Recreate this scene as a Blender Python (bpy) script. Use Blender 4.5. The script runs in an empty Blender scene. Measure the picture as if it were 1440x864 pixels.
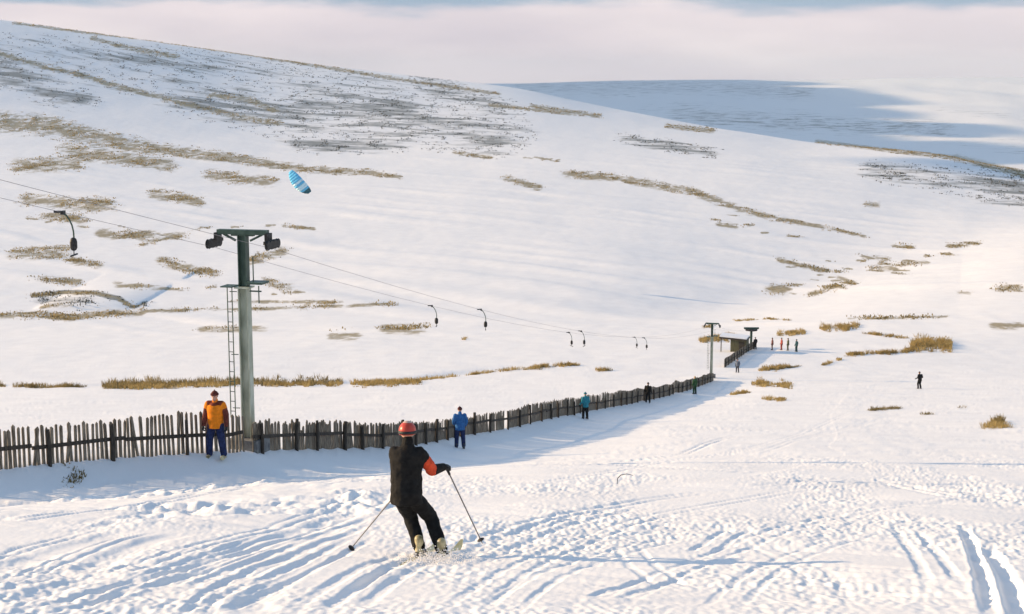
import bpy, bmesh, math, random
import numpy as np
from mathutils import Vector, Matrix, Euler

random.seed(7)
rng = np.random.default_rng(7)
scene = bpy.context.scene
COL = scene.collection
R = math.radians

# ------------------------------------------------------------------ camera
F = 2000.0 / 1440.0            # focal length / picture width
PITCH = R(8.6)
cam_d = bpy.data.cameras.new("camera")
cam_d.lens = 50.0
cam_d.sensor_width = 36.0
cam_d.clip_start = 0.1
cam_d.clip_end = 40000
cam = bpy.data.objects.new("camera", cam_d)
COL.objects.link(cam)
cam.location = (0, 0, 0)
cam.rotation_euler = (R(90) - PITCH, 0, 0)
scene.camera = cam

# ------------------------------------------------------------------ light
SUN_EL = R(15.0)
SUN_AZ = math.atan2(-0.97, 0.20)       # from +Y towards +X : left, a little beyond
sdir = Vector((math.sin(SUN_AZ) * math.cos(SUN_EL), math.cos(SUN_AZ) * math.cos(SUN_EL), math.sin(SUN_EL)))
sun_d = bpy.data.lights.new("sun", 'SUN')
sun_d.energy = 4.4
sun_d.angle = R(0.5)
sun_d.color = (1.0, 0.73, 0.44)
sun = bpy.data.objects.new("sun", sun_d)
COL.objects.link(sun)
sun.rotation_euler = (-sdir).to_track_quat('-Z', 'Y').to_euler()

world = bpy.data.worlds.new("World")
scene.world = world
world.use_nodes = True
wn, wl = world.node_tree.nodes, world.node_tree.links
wn.clear()
w_out = wn.new('ShaderNodeOutputWorld')
w_bg = wn.new('ShaderNodeBackground')
w_bg.inputs['Strength'].default_value = 0.15
sky = wn.new('ShaderNodeTexSky')
sky.sky_type = 'NISHITA'
sky.sun_disc = False
sky.sun_elevation = SUN_EL
sky.sun_rotation = SUN_AZ
sky.altitude = 600
sky.air_density = 1.0
sky.dust_density = 0.6
sky.ozone_density = 0.7
tc = wn.new('ShaderNodeTexCoord')
sep = wn.new('ShaderNodeSeparateXYZ')
wl.new(tc.outputs['Generated'], sep.inputs[0])
mp = wn.new('ShaderNodeMapping')
mp.inputs['Scale'].default_value = (3.0, 3.0, 16.0)
wl.new(tc.outputs['Generated'], mp.inputs[0])
n1 = wn.new('ShaderNodeTexNoise')
n1.inputs['Scale'].default_value = 1.1
n1.inputs['Detail'].default_value = 5
n1.inputs['Roughness'].default_value = 0.55
wl.new(mp.outputs[0], n1.inputs['Vector'])
# cloud cover: closed bank low over the horizon, breaking up higher
mr = wn.new('ShaderNodeMapRange')
mr.inputs['From Min'].default_value = 0.080
mr.inputs['From Max'].default_value = 0.30
mr.inputs['To Min'].default_value = 0.75
mr.inputs['To Max'].default_value = 0.0
wl.new(sep.outputs['Z'], mr.inputs['Value'])
ad = wn.new('ShaderNodeMath'); ad.operation = 'ADD'
wl.new(mr.outputs[0], ad.inputs[0]); wl.new(n1.outputs['Fac'], ad.inputs[1])
ms = wn.new('ShaderNodeMapRange'); ms.interpolation_type = 'SMOOTHSTEP'
ms.inputs['From Min'].default_value = 0.50
ms.inputs['From Max'].default_value = 0.78
wl.new(ad.outputs[0], ms.inputs['Value'])
n2 = wn.new('ShaderNodeTexNoise')
n2.inputs['Scale'].default_value = 1.7
n2.inputs['Detail'].default_value = 4
wl.new(mp.outputs[0], n2.inputs['Vector'])
cr = wn.new('ShaderNodeValToRGB')
cr.color_ramp.elements[0].position = 0.40
cr.color_ramp.elements[0].color = (3.00, 2.64, 2.76, 1)
cr.color_ramp.elements[1].position = 0.60
cr.color_ramp.elements[1].color = (3.45, 3.00, 3.04, 1)
wl.new(n2.outputs['Fac'], cr.inputs['Fac'])
mx = wn.new('ShaderNodeMix'); mx.data_type = 'RGBA'
veil = wn.new('ShaderNodeMath'); veil.operation = 'MAXIMUM'; veil.inputs[1].default_value = 0.18   # thin high veil
wl.new(ms.outputs[0], veil.inputs[0])
wl.new(veil.outputs[0], mx.inputs['Factor'])
wl.new(sky.outputs[0], mx.inputs['A'])
# blue grey undersides in the upper part of the bank
zr = wn.new('ShaderNodeMapRange'); zr.interpolation_type = 'SMOOTHSTEP'
zr.inputs['From Min'].default_value = 0.040; zr.inputs['From Max'].default_value = 0.066
zr.inputs['To Min'].default_value = -0.30; zr.inputs['To Max'].default_value = 0.20
wl.new(sep.outputs['Z'], zr.inputs['Value'])
n3 = wn.new('ShaderNodeTexNoise'); n3.inputs['Scale'].default_value = 2.3; n3.inputs['Detail'].default_value = 6
wl.new(mp.outputs[0], n3.inputs['Vector'])
za = wn.new('ShaderNodeMath'); za.operation = 'ADD'
wl.new(zr.outputs[0], za.inputs[0]); wl.new(n3.outputs['Fac'], za.inputs[1])
zs = wn.new('ShaderNodeMapRange'); zs.interpolation_type = 'SMOOTHSTEP'
zs.inputs['From Min'].default_value = 0.46; zs.inputs['From Max'].default_value = 0.68; zs.inputs['To Max'].default_value = 0.9
wl.new(za.outputs[0], zs.inputs['Value'])
mc = wn.new('ShaderNodeMix'); mc.data_type = 'RGBA'
wl.new(zs.outputs[0], mc.inputs['Factor']); wl.new(cr.outputs['Color'], mc.inputs['A'])
mc.inputs['B'].default_value = (1.05, 1.55, 2.10, 1)
wl.new(mc.outputs['Result'], mx.inputs['B'])
wl.new(mx.outputs['Result'], w_bg.inputs['Color'])
wl.new(w_bg.outputs[0], w_out.inputs[0])

scene.view_settings.view_transform = 'Standard'
scene.view_settings.look = 'None'
scene.view_settings.gamma = 1
scene.view_settings.exposure = 0.94

# ------------------------------------------------------------------ small tools
def link(name, me, mat=None, parent=None, loc=None):
    o = bpy.data.objects.new(name, me)
    COL.objects.link(o)
    if mat is not None:
        me.materials.append(mat)
    if parent is not None:
        o.parent = parent
    if loc is not None:
        o.location = loc
    return o

def tag(o, label=None, cat=None, group=None, kind=None):
    if label: o['label'] = label
    if cat: o['category'] = cat
    if group: o['group'] = group
    if kind: o['kind'] = kind
    return o

def empty(name, loc, rz=0.0):
    o = bpy.data.objects.new(name, None)
    COL.objects.link(o)
    o.location = loc
    o.rotation_euler = (0, 0, rz)
    o.empty_display_size = 0.2
    return o

def copy_tree(o, parent=None):
    c = o.copy()
    COL.objects.link(c)
    if parent is not None:
        c.parent = parent
    for ch in list(o.children):
        copy_tree(ch, c)
    return c

class MB:
    """collects simple shapes into one mesh"""
    def __init__(s):
        s.v = []; s.f = []
    def poly(s, vs, fs):
        n = len(s.v)
        s.v += [tuple(v) for v in vs]
        s.f += [tuple(i + n for i in f) for f in fs]
    def box(s, c, d, rot=None, bev=0.0):
        hx, hy, hz = d[0] / 2, d[1] / 2, d[2] / 2
        vs = [Vector((x, y, z)) for x in (-hx, hx) for y in (-hy, hy) for z in (-hz, hz)]
        if rot is not None: vs = [rot @ v for v in vs]
        vs = [v + Vector(c) for v in vs]
        s.poly(vs, [(0, 1, 3, 2), (4, 6, 7, 5), (0, 4, 5, 1), (2, 3, 7, 6), (0, 2, 6, 4), (1, 5, 7, 3)])
    def rings(s, rs, cap=True):
        n = len(rs[0]); b = len(s.v)
        for r in rs: s.v += [tuple(v) for v in r]
        for i in range(len(rs) - 1):
            for k in range(n):
                k2 = (k + 1) % n
                s.f.append((b + i * n + k, b + i * n + k2, b + (i + 1) * n + k2, b + (i + 1) * n + k))
        if cap:
            s.f.append(tuple(b + k for k in reversed(range(n))))
            s.f.append(tuple(b + (len(rs) - 1) * n + k for k in range(n)))
    def tube(s, pts, rad, n=8):
        pts = [Vector(p) for p in pts]
        if not hasattr(rad, '__len__'): rad = [rad] * len(pts)
        rs = []
        up = Vector((0.013, 0.021, 1))
        for i, p in enumerate(pts):
            d = (pts[min(i + 1, len(pts) - 1)] - pts[max(i - 1, 0)]).normalized()
            ref = up if abs(d.dot(up.normalized())) < 0.95 else Vector((1, 0.02, 0))
            a = d.cross(ref).normalized(); b_ = a.cross(d)
            rs.append([p + (a * math.cos(t) + b_ * math.sin(t)) * rad[i] for t in [2 * math.pi * k / n for k in range(n)]])
        s.rings(rs)
    def ball(s, c, r, n=12, m=8, rot=None):
        if not hasattr(r, '__len__'): r = (r, r, r)
        c = Vector(c); rs = []
        for j in range(1, m):
            ph = math.pi * j / m
            ring = []
            for k in range(n):
                t = 2 * math.pi * k / n
                v = Vector((r[0] * math.sin(ph) * math.cos(t), r[1] * math.sin(ph) * math.sin(t), -r[2] * math.cos(ph)))
                if rot is not None: v = rot @ v
                ring.append(c + v)
            rs.append(ring)
        s.rings(rs)
    def cap(s, p0, r0, p1, r1, n=12):
        """tapered capsule"""
        s.tube([p0, p1], [r0, r1], n)
        s.ball(p0, r0, n, 8); s.ball(p1, r1, n, 8)
    def build(s, name, mat=None, parent=None, smooth=False, voxel=None, smooth_it=5):
        me = bpy.data.meshes.new(name)
        me.from_pydata(s.v, [], s.f)
        me.validate(); me.update()
        if smooth:
            me.polygons.foreach_set('use_smooth', [True] * len(me.polygons))
        o = link(name, me, mat, parent)
        if voxel:
            m = o.modifiers.new('remesh', 'REMESH')
            m.mode = 'VOXEL'; m.voxel_size = voxel; m.use_smooth_shade = True
            if smooth_it:
                q = o.modifiers.new('smooth', 'SMOOTH'); q.factor = 0.5; q.iterations = smooth_it
        return o

def material(name, col, rough=0.7, col2=None, scale=8.0, stretch=(1, 1, 1), bump=0.0, metal=0.0, spec=0.3, lo=0.35, hi=0.65):
    m = bpy.data.materials.new(name)
    m.use_nodes = True
    nt = m.node_tree; n, l = nt.nodes, nt.links
    b = n['Principled BSDF']
    b.inputs['Base Color'].default_value = (*col, 1)
    b.inputs['Roughness'].default_value = rough
    b.inputs['Metallic'].default_value = metal
    b.inputs['Specular IOR Level'].default_value = spec
    if col2 is not None or bump:
        t = n.new('ShaderNodeTexCoord')
        mpn = n.new('ShaderNodeMapping')
        mpn.inputs['Scale'].default_value = stretch
        l.new(t.outputs['Object'], mpn.inputs[0])
        oi = n.new('ShaderNodeObjectInfo')
        va = n.new('ShaderNodeVectorMath'); va.operation = 'ADD'
        l.new(mpn.outputs[0], va.inputs[0])
        ml = n.new('ShaderNodeMath'); ml.operation = 'MULTIPLY'; ml.inputs[1].default_value = 40
        l.new(oi.outputs['Random'], ml.inputs[0])
        l.new(ml.outputs[0], va.inputs[1])
        nz = n.new('ShaderNodeTexNoise')
        nz.inputs['Scale'].default_value = scale; nz.inputs['Detail'].default_value = 5
        l.new(va.outputs[0], nz.inputs['Vector'])
        if col2 is not None:
            rp = n.new('ShaderNodeValToRGB')
            rp.color_ramp.elements[0].position = lo; rp.color_ramp.elements[1].position = hi
            rp.color_ramp.elements[0].color = (*col, 1); rp.color_ramp.elements[1].color = (*col2, 1)
            l.new(nz.outputs['Fac'], rp.inputs['Fac'])
            l.new(rp.outputs['Color'], b.inputs['Base Color'])
        if bump:
            bp = n.new('ShaderNodeBump'); bp.inputs['Strength'].default_value = bump
            bp.inputs['Distance'].default_value = 0.02
            l.new(nz.outputs['Fac'], bp.inputs['Height'])
            l.new(bp.outputs[0], b.inputs['Normal'])
    return m

# ------------------------------------------------------------------ projection of the reference view
SP, CP = math.sin(PITCH), math.cos(PITCH)
def m_of(py):                                # height per metre of forward distance
    yr = (432.0 - np.asarray(py, float)) / 2000.0
    return (yr * CP - SP) / (yr * SP + CP)
def u_of(px, py):
    yr = (432.0 - np.asarray(py, float)) / 2000.0
    return ((np.asarray(px, float) - 720.0) / 2000.0) / (yr * SP + CP)
def project(X, Y, Z):
    d = Y * CP - Z * SP
    up = Y * SP + Z * CP
    return 720 + 2000 * X / d, 432 - 2000 * up / d

# ------------------------------------------------------------------ noise
def _hash(ix, iy, seed):
    h = (ix.astype(np.int64) * 374761393 + iy.astype(np.int64) * 668265263 + seed * 2147483647) & 0xFFFFFFFF
    h = ((h ^ (h >> 13)) * 1274126177) & 0xFFFFFFFF
    return ((h ^ (h >> 16)) & 0xFFFFFF) / float(0xFFFFFF)
def gnoise(x, y, seed=0):
    """2-D gradient noise in about -0.7..0.7"""
    x0 = np.floor(x); y0 = np.floor(y)
    fx, fy = x - x0, y - y0
    sx = fx * fx * fx * (fx * (fx * 6 - 15) + 10); sy = fy * fy * fy * (fy * (fy * 6 - 15) + 10)
    def g(i, j):
        a = _hash(x0 + i, y0 + j, seed) * 2 * np.pi
        return np.cos(a) * (fx - i) + np.sin(a) * (fy - j)
    a = g(0, 0) * (1 - sx) + g(1, 0) * sx
    b = g(0, 1) * (1 - sx) + g(1, 1) * sx
    return a * (1 - sy) + b * sy
def sstep(a, b, x):
    t = np.clip((x - a) / (b - a), 0, 1)
    return t * t * (3 - 2 * t)
def pchip(xk, yk, x):
    xk = np.asarray(xk, float); yk = np.asarray(yk, float)
    h = np.diff(xk); dl = np.diff(yk) / h
    d = np.zeros_like(yk)
    w1 = 2 * h[1:] + h[:-1]; w2 = h[1:] + 2 * h[:-1]
    ok = dl[:-1] * dl[1:] > 0
    with np.errstate(divide='ignore', invalid='ignore'):
        d[1:-1] = np.where(ok, (w1 + w2) / (w1 / dl[:-1] + w2 / dl[1:]), 0)
    d[0], d[-1] = dl[0], dl[-1]
    i = np.clip(np.searchsorted(xk, x) - 1, 0, len(h) - 1)
    t = (x - xk[i]) / h[i]
    r = ((1 + 2 * t) * (1 - t) ** 2 * yk[i] + t * (1 - t) ** 2 * h[i] * d[i] + t * t * (3 - 2 * t) * yk[i + 1] + t * t * (t - 1) * h[i] * d[i + 1])
    lo, hi = x < xk[0], x > xk[-1]
    r = np.where(lo, yk[0] + d[0] * (x - xk[0]), r)
    r = np.where(hi, yk[-1] + d[-1] * (x - xk[-1]), r)
    return r

# ------------------------------------------------------------------ terrain
NEAR_Y = [-40, 0, 12, 18.5, 37, 57, 87, 117, 146, 169, 206]
NEAR_Z = [6.5, -1.95, -4.55, -6.1, -9.9, -14.5, -20.3, -25.8, -30.6, -34.2, -37.4]
# feature lines further out: (px, py, forward distance)
FOOT = [(-1500, 445, 260), (-300, 443, 275), (0, 440, 280), (400, 436, 284), (840, 432, 292), (1100, 410, 335), (1330, 337, 450), (1440, 322, 470), (1800, 300, 500), (2900, 290, 550)]
MID = [(-1500, 170, 640), (-300, 190, 680), (0, 200, 700), (400, 230, 690), (720, 254, 620), (1100, 300, 520), (1330, 283, 600), (1440, 290, 590), (1800, 285, 620), (2900, 280, 660)]
RIDGE = [(-1500, -150, 1150), (-300, -18, 1250), (0, 30, 1300), (200, 57, 1380), (400, 86, 1450), (600, 110, 1450), (720, 123, 1430), (850, 151, 1300), (1000, 179, 1120), (1150, 203, 960), (1300, 217, 860), (1440, 244, 790), (1800, 255, 800), (2900, 255, 850)]
FARTOP = [(-1500, 118, 5600), (0, 117, 5600), (720, 118, 5600), (860, 114, 5600), (1050, 112.5, 5600), (1140, 113, 5600), (1300, 110, 5600), (1440, 109, 5600), (2900, 112, 5600)]
NCW, NCS = 1040, 70
uc = np.linspace(-0.40, 0.40, NCW)
us = 0.40 + (np.linspace(0, 1, NCS + 1)[1:] ** 1.5) * 1.3
U = np.concatenate([-us[::-1], uc, us])
def line(L, sg=35.0):
    L = np.array(L, float)
    u = u_of(L[:, 0], L[:, 1]); o = np.argsort(u)
    uu = np.linspace(-2.2, 2.2, 4401)
    k = np.exp(-0.5 * (np.arange(-200, 201) / sg) ** 2); k /= k.sum()
    sm = lambda v: np.interp(U, uu, np.convolve(np.pad(v, 200, mode='edge'), k, 'valid'))
    return sm(pchip(u[o], L[o, 2], uu)), sm(pchip(u[o], L[o, 2] * m_of(L[o, 1]), uu)) / sm(pchip(u[o], L[o, 2], uu))
fy, fm = line(FOOT); my_, mm = line(MID); ry, rm = line(RIDGE, 12.0); ty, tm = line(FARTOP, 12.0)
# rows
ynear = np.array(NEAR_Y, float); znear = np.array(NEAR_Z, float)
yy = np.linspace(10, 206, 6000); zz = pchip(ynear, znear, yy)
pyy = project(0 * yy, yy, zz)[1]
row_near = np.interp(np.arange(pyy[0], pyy[-1], -1.0), pyy[::-1], yy[::-1])
rows = np.concatenate([np.linspace(-40, 0, 22)[:-1], np.linspace(0, 10, 22)[:-1], row_near,
                       np.exp(np.linspace(math.log(206.5), math.log(1750), 380)), np.exp(np.linspace(math.log(1780), math.log(9500), 120))])
rows = np.unique(rows)
Zg = np.zeros((len(rows), len(U)))
for c in range(len(U)):
    fz, mz, rz, tz = fm[c] * fy[c], mm[c] * my_[c], rm[c] * ry[c], tm[c] * ty[c]
    yk = list(NEAR_Y) + [fy[c], my_[c], ry[c], ry[c] + 550, 2500, 3500, ty[c], 9500]
    mdip = min(rm[c] - 0.02, -0.060)
    zk = list(NEAR_Z) + [fz, mz, rz, mdip * (ry[c] + 550), m_of(216) * 2500, m_of(160) * 3500, tz, tz - 700]
    Zg[:, c] = pchip(yk, zk, rows)
YG = np.repeat(rows[:, None], len(U), 1)
gY = np.where(rows < 9, 9 - 0.0 * rows, rows)
XG = gY[:, None] * U[None, :]
PXb, PYb = project(XG, np.maximum(YG, 1.0), Zg)
base_Z = Zg.copy()

def px_to_ground(px, py):
    """first point of the smooth terrain under a sight line of the photograph"""
    u = float(u_of(px, py)); m = float(m_of(py))
    c = np.interp(u, U, np.arange(len(U))); c0 = int(np.clip(np.floor(c), 0, len(U) - 2)); t = c - c0
    z = base_Z[:, c0] * (1 - t) + base_Z[:, c0 + 1] * t
    s = z - m * rows
    k = np.where((s[:-1] < 0) & (s[1:] >= 0) & (rows[:-1] > 3))[0]
    i = k[0] if len(k) else int(np.argmax(rows > 100))
    f = -s[i] / (s[i + 1] - s[i])
    y = rows[i] + f * (rows[i + 1] - rows[i])
    return np.array([u * y, y, m * y])

# --- relief of the snow
d = np.zeros_like(Zg)
near = YG < 260
xs, ys = XG[near], YG[near]
nd = np.zeros_like(xs)
pxn, pyn = PXb[near], PYb[near]
left = sstep(640, 380, pxn) * sstep(20, 27, ys) * sstep(62, 44, ys)            # churned snow left of the skier
right = sstep(560, 760, pxn)
fade = sstep(260, 150, ys)
nd += 0.16 * gnoise(xs / 16, ys / 22, 1) * sstep(14, 40, ys)
nd += 0.05 * gnoise(xs / 3.2 + 0.3 * gnoise(xs / 5, ys / 5, 9), ys / 5.0, 2)
wx = xs + 0.35 * gnoise(xs / 0.9, ys / 1.1, 61); wy = ys + 0.45 * gnoise(xs / 0.9, ys / 1.1, 62)
a = 2.2 * np.abs(gnoise(wx / 1.15, wy / 1.9, 3)) - 0.5; b = 2.0 * np.abs(gnoise(wx / 0.5, wy / 0.8, 4)) - 0.4
c_ = gnoise(xs / 0.21, ys / 0.33, 5); e_ = gnoise(xs / 0.085, ys / 0.14, 6)
patchy = 0.12 + 1.35 * sstep(-0.25, 0.35, gnoise(xs / 3.5, ys / 8, 21) + 0.4 * gnoise(xs / 1.2, ys / 2.5, 22))
nd += (0.010 + 0.17 * left) * a * fade * patchy
nd += (0.014 + 0.10 * left) * b * fade * patchy
nd += (0.011 + 0.026 * left) * c_ * sstep(100, 30, ys) * patchy
nd += (0.022 + 0.004 * left) * e_ * sstep(60, 18, ys) * patchy
# old streaks across the piste
st = gnoise((xs * 0.80 - ys * 0.60) / 6.0, (xs * 0.60 + ys * 0.80) / 0.6, 8)
nd -= 0.035 * np.maximum(st - 0.15, 0) * 2 * sstep(90, 40, ys)
st = gnoise((xs * 0.97 + ys * 0.25) / 5.0, (-xs * 0.25 + ys * 0.97) / 0.9, 18)
nd -= 0.04 * np.maximum(st - 0.2, 0) * 2 * sstep(120, 50, ys)
d[near] = nd
# hillside drifts
far = YG >= 150
xs, ys = XG[far], YG[far]
w = sstep(150, 320, ys)
fd = w * (0.9 * gnoise(xs / 110, ys / 150, 11) + 0.30 * gnoise(xs / 34, ys / 50, 12) + 0.12 * gnoise(xs / 12, ys / 20, 13) + 0.05 * gnoise(xs / 4, ys / 7, 19))
dr = gnoise((xs * 0.55 + ys * 0.83) / 14.0 + 0.6 * gnoise(xs / 40, ys / 60, 15), (xs * 0.83 - ys * 0.55) / 120, 14)
fd += w * sstep(1100, 500, ys) * 1.1 * np.maximum(dr, 0)
fd += sstep(2000, 2600, ys) * (14 * gnoise(xs / 420, ys / 500, 16) + 5 * gnoise(xs / 130, ys / 190, 17)) * sstep(5500, 4200, ys)
d[far] += fd
Zg += d
# keep the measured ground where things stand, and pile the drift along the fence
FENCE_PTS = [(-120, 33.5, 668), (-40, 34.4, 664), (0, 35, 660), (60, 36, 651), (170, 38, 642), (250, 39.2, 636), (345, 40.7, 633), (400, 43, 630), (500, 48, 628), (560, 51, 625), (600, 55, 621), (650, 62, 611), (710, 69, 602), (760, 77, 590), (823, 93, 578), (910, 119, 563), (950, 134, 554), (1003, 164, 536)]
FP = np.array([(float(u_of(px, py)) * Y, Y) for px, Y, py in FENCE_PTS])
FZ = np.array([float(m_of(py)) * Y for px, Y, py in FENCE_PTS])
fs = np.concatenate([[0], np.cumsum(np.hypot(*np.diff(FP, axis=0).T))])
def fence_at(s):
    return float(pchip(fs, FP[:, 0], np.array([s]))[0]), float(pchip(fs, FP[:, 1], np.array([s]))[0])
fr = np.where((rows > 25) & (rows < 190))[0]; r0, r1 = fr[0], fr[-1]
X_, Y_ = XG[r0:r1], YG[r0:r1]
best = np.full(X_.shape, 1e9); zt_ = np.zeros(X_.shape); sgn = np.zeros(X_.shape); sa = np.zeros(X_.shape)
ss = np.concatenate([np.arange(0, fs[-1], 1.6), [fs[-1]]])
Q = np.stack([pchip(fs, FP[:, 0], ss), pchip(fs, FP[:, 1], ss)], 1); QZ = pchip(fs, FZ, ss)
for i in range(len(Q) - 1):
    ax, ay = Q[i]; bx, by = Q[i + 1]; L2 = (bx - ax) ** 2 + (by - ay) ** 2
    t = np.clip(((X_ - ax) * (bx - ax) + (Y_ - ay) * (by - ay)) / L2, 0, 1)
    dd = (X_ - ax - t * (bx - ax)) ** 2 + (Y_ - ay - t * (by - ay)) ** 2
    k = dd < best
    best[k] = dd[k]; zt_[k] = (QZ[i] * (1 - t) + QZ[i + 1] * t)[k]; sa[k] = (ss[i] + t * (ss[i + 1] - ss[i]))[k]
    sgn[k] = np.sign((X_ - ax) * (by - ay) - (Y_ - ay) * (bx - ax))[k]
dist = np.sqrt(best)
kf = np.exp(-(dist / 4.0) ** 2)
ZF = Zg[r0:r1]
ZF += kf * 0.9 * (zt_ - (base_Z[r0:r1] + d[r0:r1]))
dp = np.where(sgn > 0, dist, 0)
amp = (0.44 - 0.06 * sstep(8, 22, sa) - 0.10 * sstep(45, 75, sa)) * sstep(fs[-1], fs[-1] - 20, sa)
ZF -= amp * (dp / 2.4) * np.exp(1 - dp / 2.4) * (dp < 16)

# --- ski tracks
TR = [
    ([(109, 812), (156, 783), (210, 761), (270, 748)], 0.30, 0.09),
    ([(229, 814), (272, 794), (334, 771), (389, 755), (455, 734), (530, 700), (545, 680)], 0.34, 0.11),
    ([(187, 849), (272, 806), (350, 775), (436, 744)], 0.22, 0.07),
    ([(233, 853), (319, 810), (389, 783), (455, 756), (520, 735)], 0.20, 0.06),
    ([(350, 870), (373, 830), (420, 800), (470, 782)], 0.25, 0.07),
    ([(20, 850), (80, 828), (140, 812)], 0.3, 0.09),
    ([(0, 800), (70, 775), (130, 760), (180, 745)], 0.3, 0.06),
    ([(626, 782), (650, 770), (693, 755), (763, 732), (851, 715), (929, 701), (992, 695), (1060, 693)], 0.22, 0.07),
    ([(640, 800), (700, 772), (760, 748), (840, 726), (900, 712)], 0.20, 0.06),
    ([(760, 648), (851, 651), (939, 660), (1020, 667), (1090, 670)], 0.28, 0.09),
    ([(860, 646), (904, 643), (957, 637), (999, 623), (1050, 608)], 0.24, 0.09),
    ([(1045, 690), (1150, 681), (1300, 690), (1440, 706), (1500, 712)], 0.26, 0.09),
    ([(1090, 684), (1160, 676), (1260, 684), (1330, 700), (1380, 706)], 0.22, 0.07),
    ([(1352, 738), (1368, 770), (1382, 815), (1396, 880)], 0.085, 0.11),
    ([(1384, 764), (1408, 796), (1422, 832), (1437, 880)], 0.10, 0.12),
    ([(1273, 745), (1300, 775), (1330, 826)], 0.12, 0.06),
    ([(850, 838), (890, 825), (930, 812)], 0.10, 0.06),
    ([(880, 765), (900, 790), (960, 830)], 0.09, 0.04),
    ([(985, 775), (1015, 757), (1040, 745)], 0.10, 0.06),
    ([(940, 590), (990, 600), (1100, 606), (1240, 598), (1440, 604)], 0.22, 0.05),
    ([(1050, 640), (1120, 620), (1240, 590), (1330, 565)], 0.22, 0.05),
    ([(700, 864), (760, 815), (880, 772), (1000, 745)], 0.09, 0.035),
    ([(1000, 864), (1080, 800), (1150, 770), (1240, 745)], 0.09, 0.035),
    ([(640, 864), (730, 800), (870, 742), (1040, 705), (1230, 680), (1440, 668)], 0.10, 0.045),
    ([(1180, 864), (1120, 790), (1010, 728)], 0.10, 0.025),
    ([(820, 864), (980, 790), (1140, 735), (1330, 705), (1460, 690)], 0.10, 0.04),
    ([(700, 690), (840, 668), (1000, 640), (1150, 600), (1230, 560)], 0.12, 0.05),
    ([(0, 735), (120, 715), (260, 690), (400, 662)], 0.12, 0.06),
    ([(60, 864), (170, 830), (300, 790), (430, 750), (540, 715)], 0.12, 0.06),
    ([(270, 864), (340, 835), (430, 795), (520, 752)], 0.12, 0.05),
    ([(430, 860), (520, 800), (570, 782), (592, 778)], 0.14, 0.05),
    ([(470, 864), (550, 806), (600, 786), (618, 782)], 0.14, 0.05),
]
def track(pts, wid, dep, pair=0.0):
    P = np.array([px_to_ground(*p)[:2] for p in pts])
    t = np.arange(len(P)); tt = np.linspace(0, len(P) - 1, 14 * (len(P) - 1))
    Q = np.stack([pchip(t, P[:, 0], tt), pchip(t, P[:, 1], tt)], 1)
    if pair:
        T_ = np.gradient(Q, axis=0); T_ /= np.linalg.norm(T_, axis=1)[:, None] + 1e-9; Q = Q + np.stack([-T_[:, 1], T_[:, 0]], 1) * pair
    r0 = max(np.searchsorted(rows, Q[:, 1].min() - 2) , 0); r1 = np.searchsorted(rows, Q[:, 1].max() + 2)
    umin, umax = (Q[:, 0] / Q[:, 1]).min(), (Q[:, 0] / Q[:, 1]).max()
    pad = 2.0 / Q[:, 1].min()
    c0 = np.searchsorted(U, umin - pad); c1 = np.searchsorted(U, umax + pad)
    X = XG[r0:r1, c0:c1]; Y = YG[r0:r1, c0:c1]
    best = np.full(X.shape, 1e9); along = np.zeros(X.shape)
    for i in range(len(Q) - 1):
        ax, ay = Q[i]; bx, by = Q[i + 1]; L2 = (bx - ax) ** 2 + (by - ay) ** 2 + 1e-9
        s = np.clip(((X - ax) * (bx - ax) + (Y - ay) * (by - ay)) / L2, 0, 1)
        dd = (X - ax - s * (bx - ax)) ** 2 + (Y - ay - s * (by - ay)) ** 2
        k = dd < best
        best[k] = dd[k]; along[k] = ((i + s) / (len(Q) - 1))[k]
    r = np.sqrt(best) / wid * (1 + 0.28 * gnoise(X / 0.4, Y / 0.6, 31))
    taper = sstep(0, 0.15, along) * sstep(1.0, 0.8, along)
    dep = dep * (0.68 if pair else 0.82)
    prof = -np.exp(-(r * 1.1) ** 4) + 0.08 * np.exp(-((r - 1.4) / 0.35) ** 2)
    Zg[r0:r1, c0:c1] += dep * taper * prof * (0.8 + 0.6 * gnoise(X / 0.9, Y / 1.2, 33))
for tpts, tw, td in TR:
    if tpts[0][0] > 1300 and tw < 0.15: track(tpts, tw, td * 0.95)
    elif tw > 0.21 and tpts[0][0] < 400:                  # broad swept turns: a shallow scrape with fine edge lines
        track(tpts, tw * 0.75, td * 0.62); track(tpts, 0.06, 0.035, tw * 1.5); track(tpts, 0.05, 0.03, tw * 2.3)
    else:
        q_ = 0.60 if tpts[0][0] > 620 else 0.9
        track(tpts, min(tw, 0.16) * 0.62, td * q_, 0.16); track(tpts, min(tw, 0.16) * 0.62, td * q_, -0.16)

# stand points keep the measured height
for px, py in [(608, 781), (647, 631), (823, 590), (911, 567), (977, 554), (1037, 524), (1293, 547), (1040, 494), (1110, 493)]:
    p = px_to_ground(px, py); sg = 0.9 if py > 700 else 2.0
    k = (np.abs(YG - p[1]) < 4 * sg) & (np.abs(XG - p[0]) < 4 * sg)
    rr = np.hypot(XG[k] - p[0], YG[k] - p[1])
    c = np.argmin(rr); off = (Zg[k] - base_Z[k])[c]
    Zg[k] -= off * np.exp(-(rr / sg) ** 2)
# trodden ledge where the man in orange stands by the fence
so = float(np.interp(293, [p[0] for p in FENCE_PTS], fs)); ox_, oy_ = fence_at(so); qx_, qy_ = fence_at(so + 0.5)
tl_ = math.hypot(qx_ - ox_, qy_ - oy_); ox_ += (qy_ - oy_) / tl_ * 0.34; oy_ -= (qx_ - ox_) / tl_ * 0.34
k = (np.abs(YG - oy_) < 4) & (np.abs(XG - ox_) < 4); rr = np.hypot(XG[k] - ox_, YG[k] - oy_)
Zg[k] += (float(m_of(638.5)) * oy_ - Zg[k][np.argmin(rr)]) * np.exp(-(rr / 0.9) ** 2)
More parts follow.
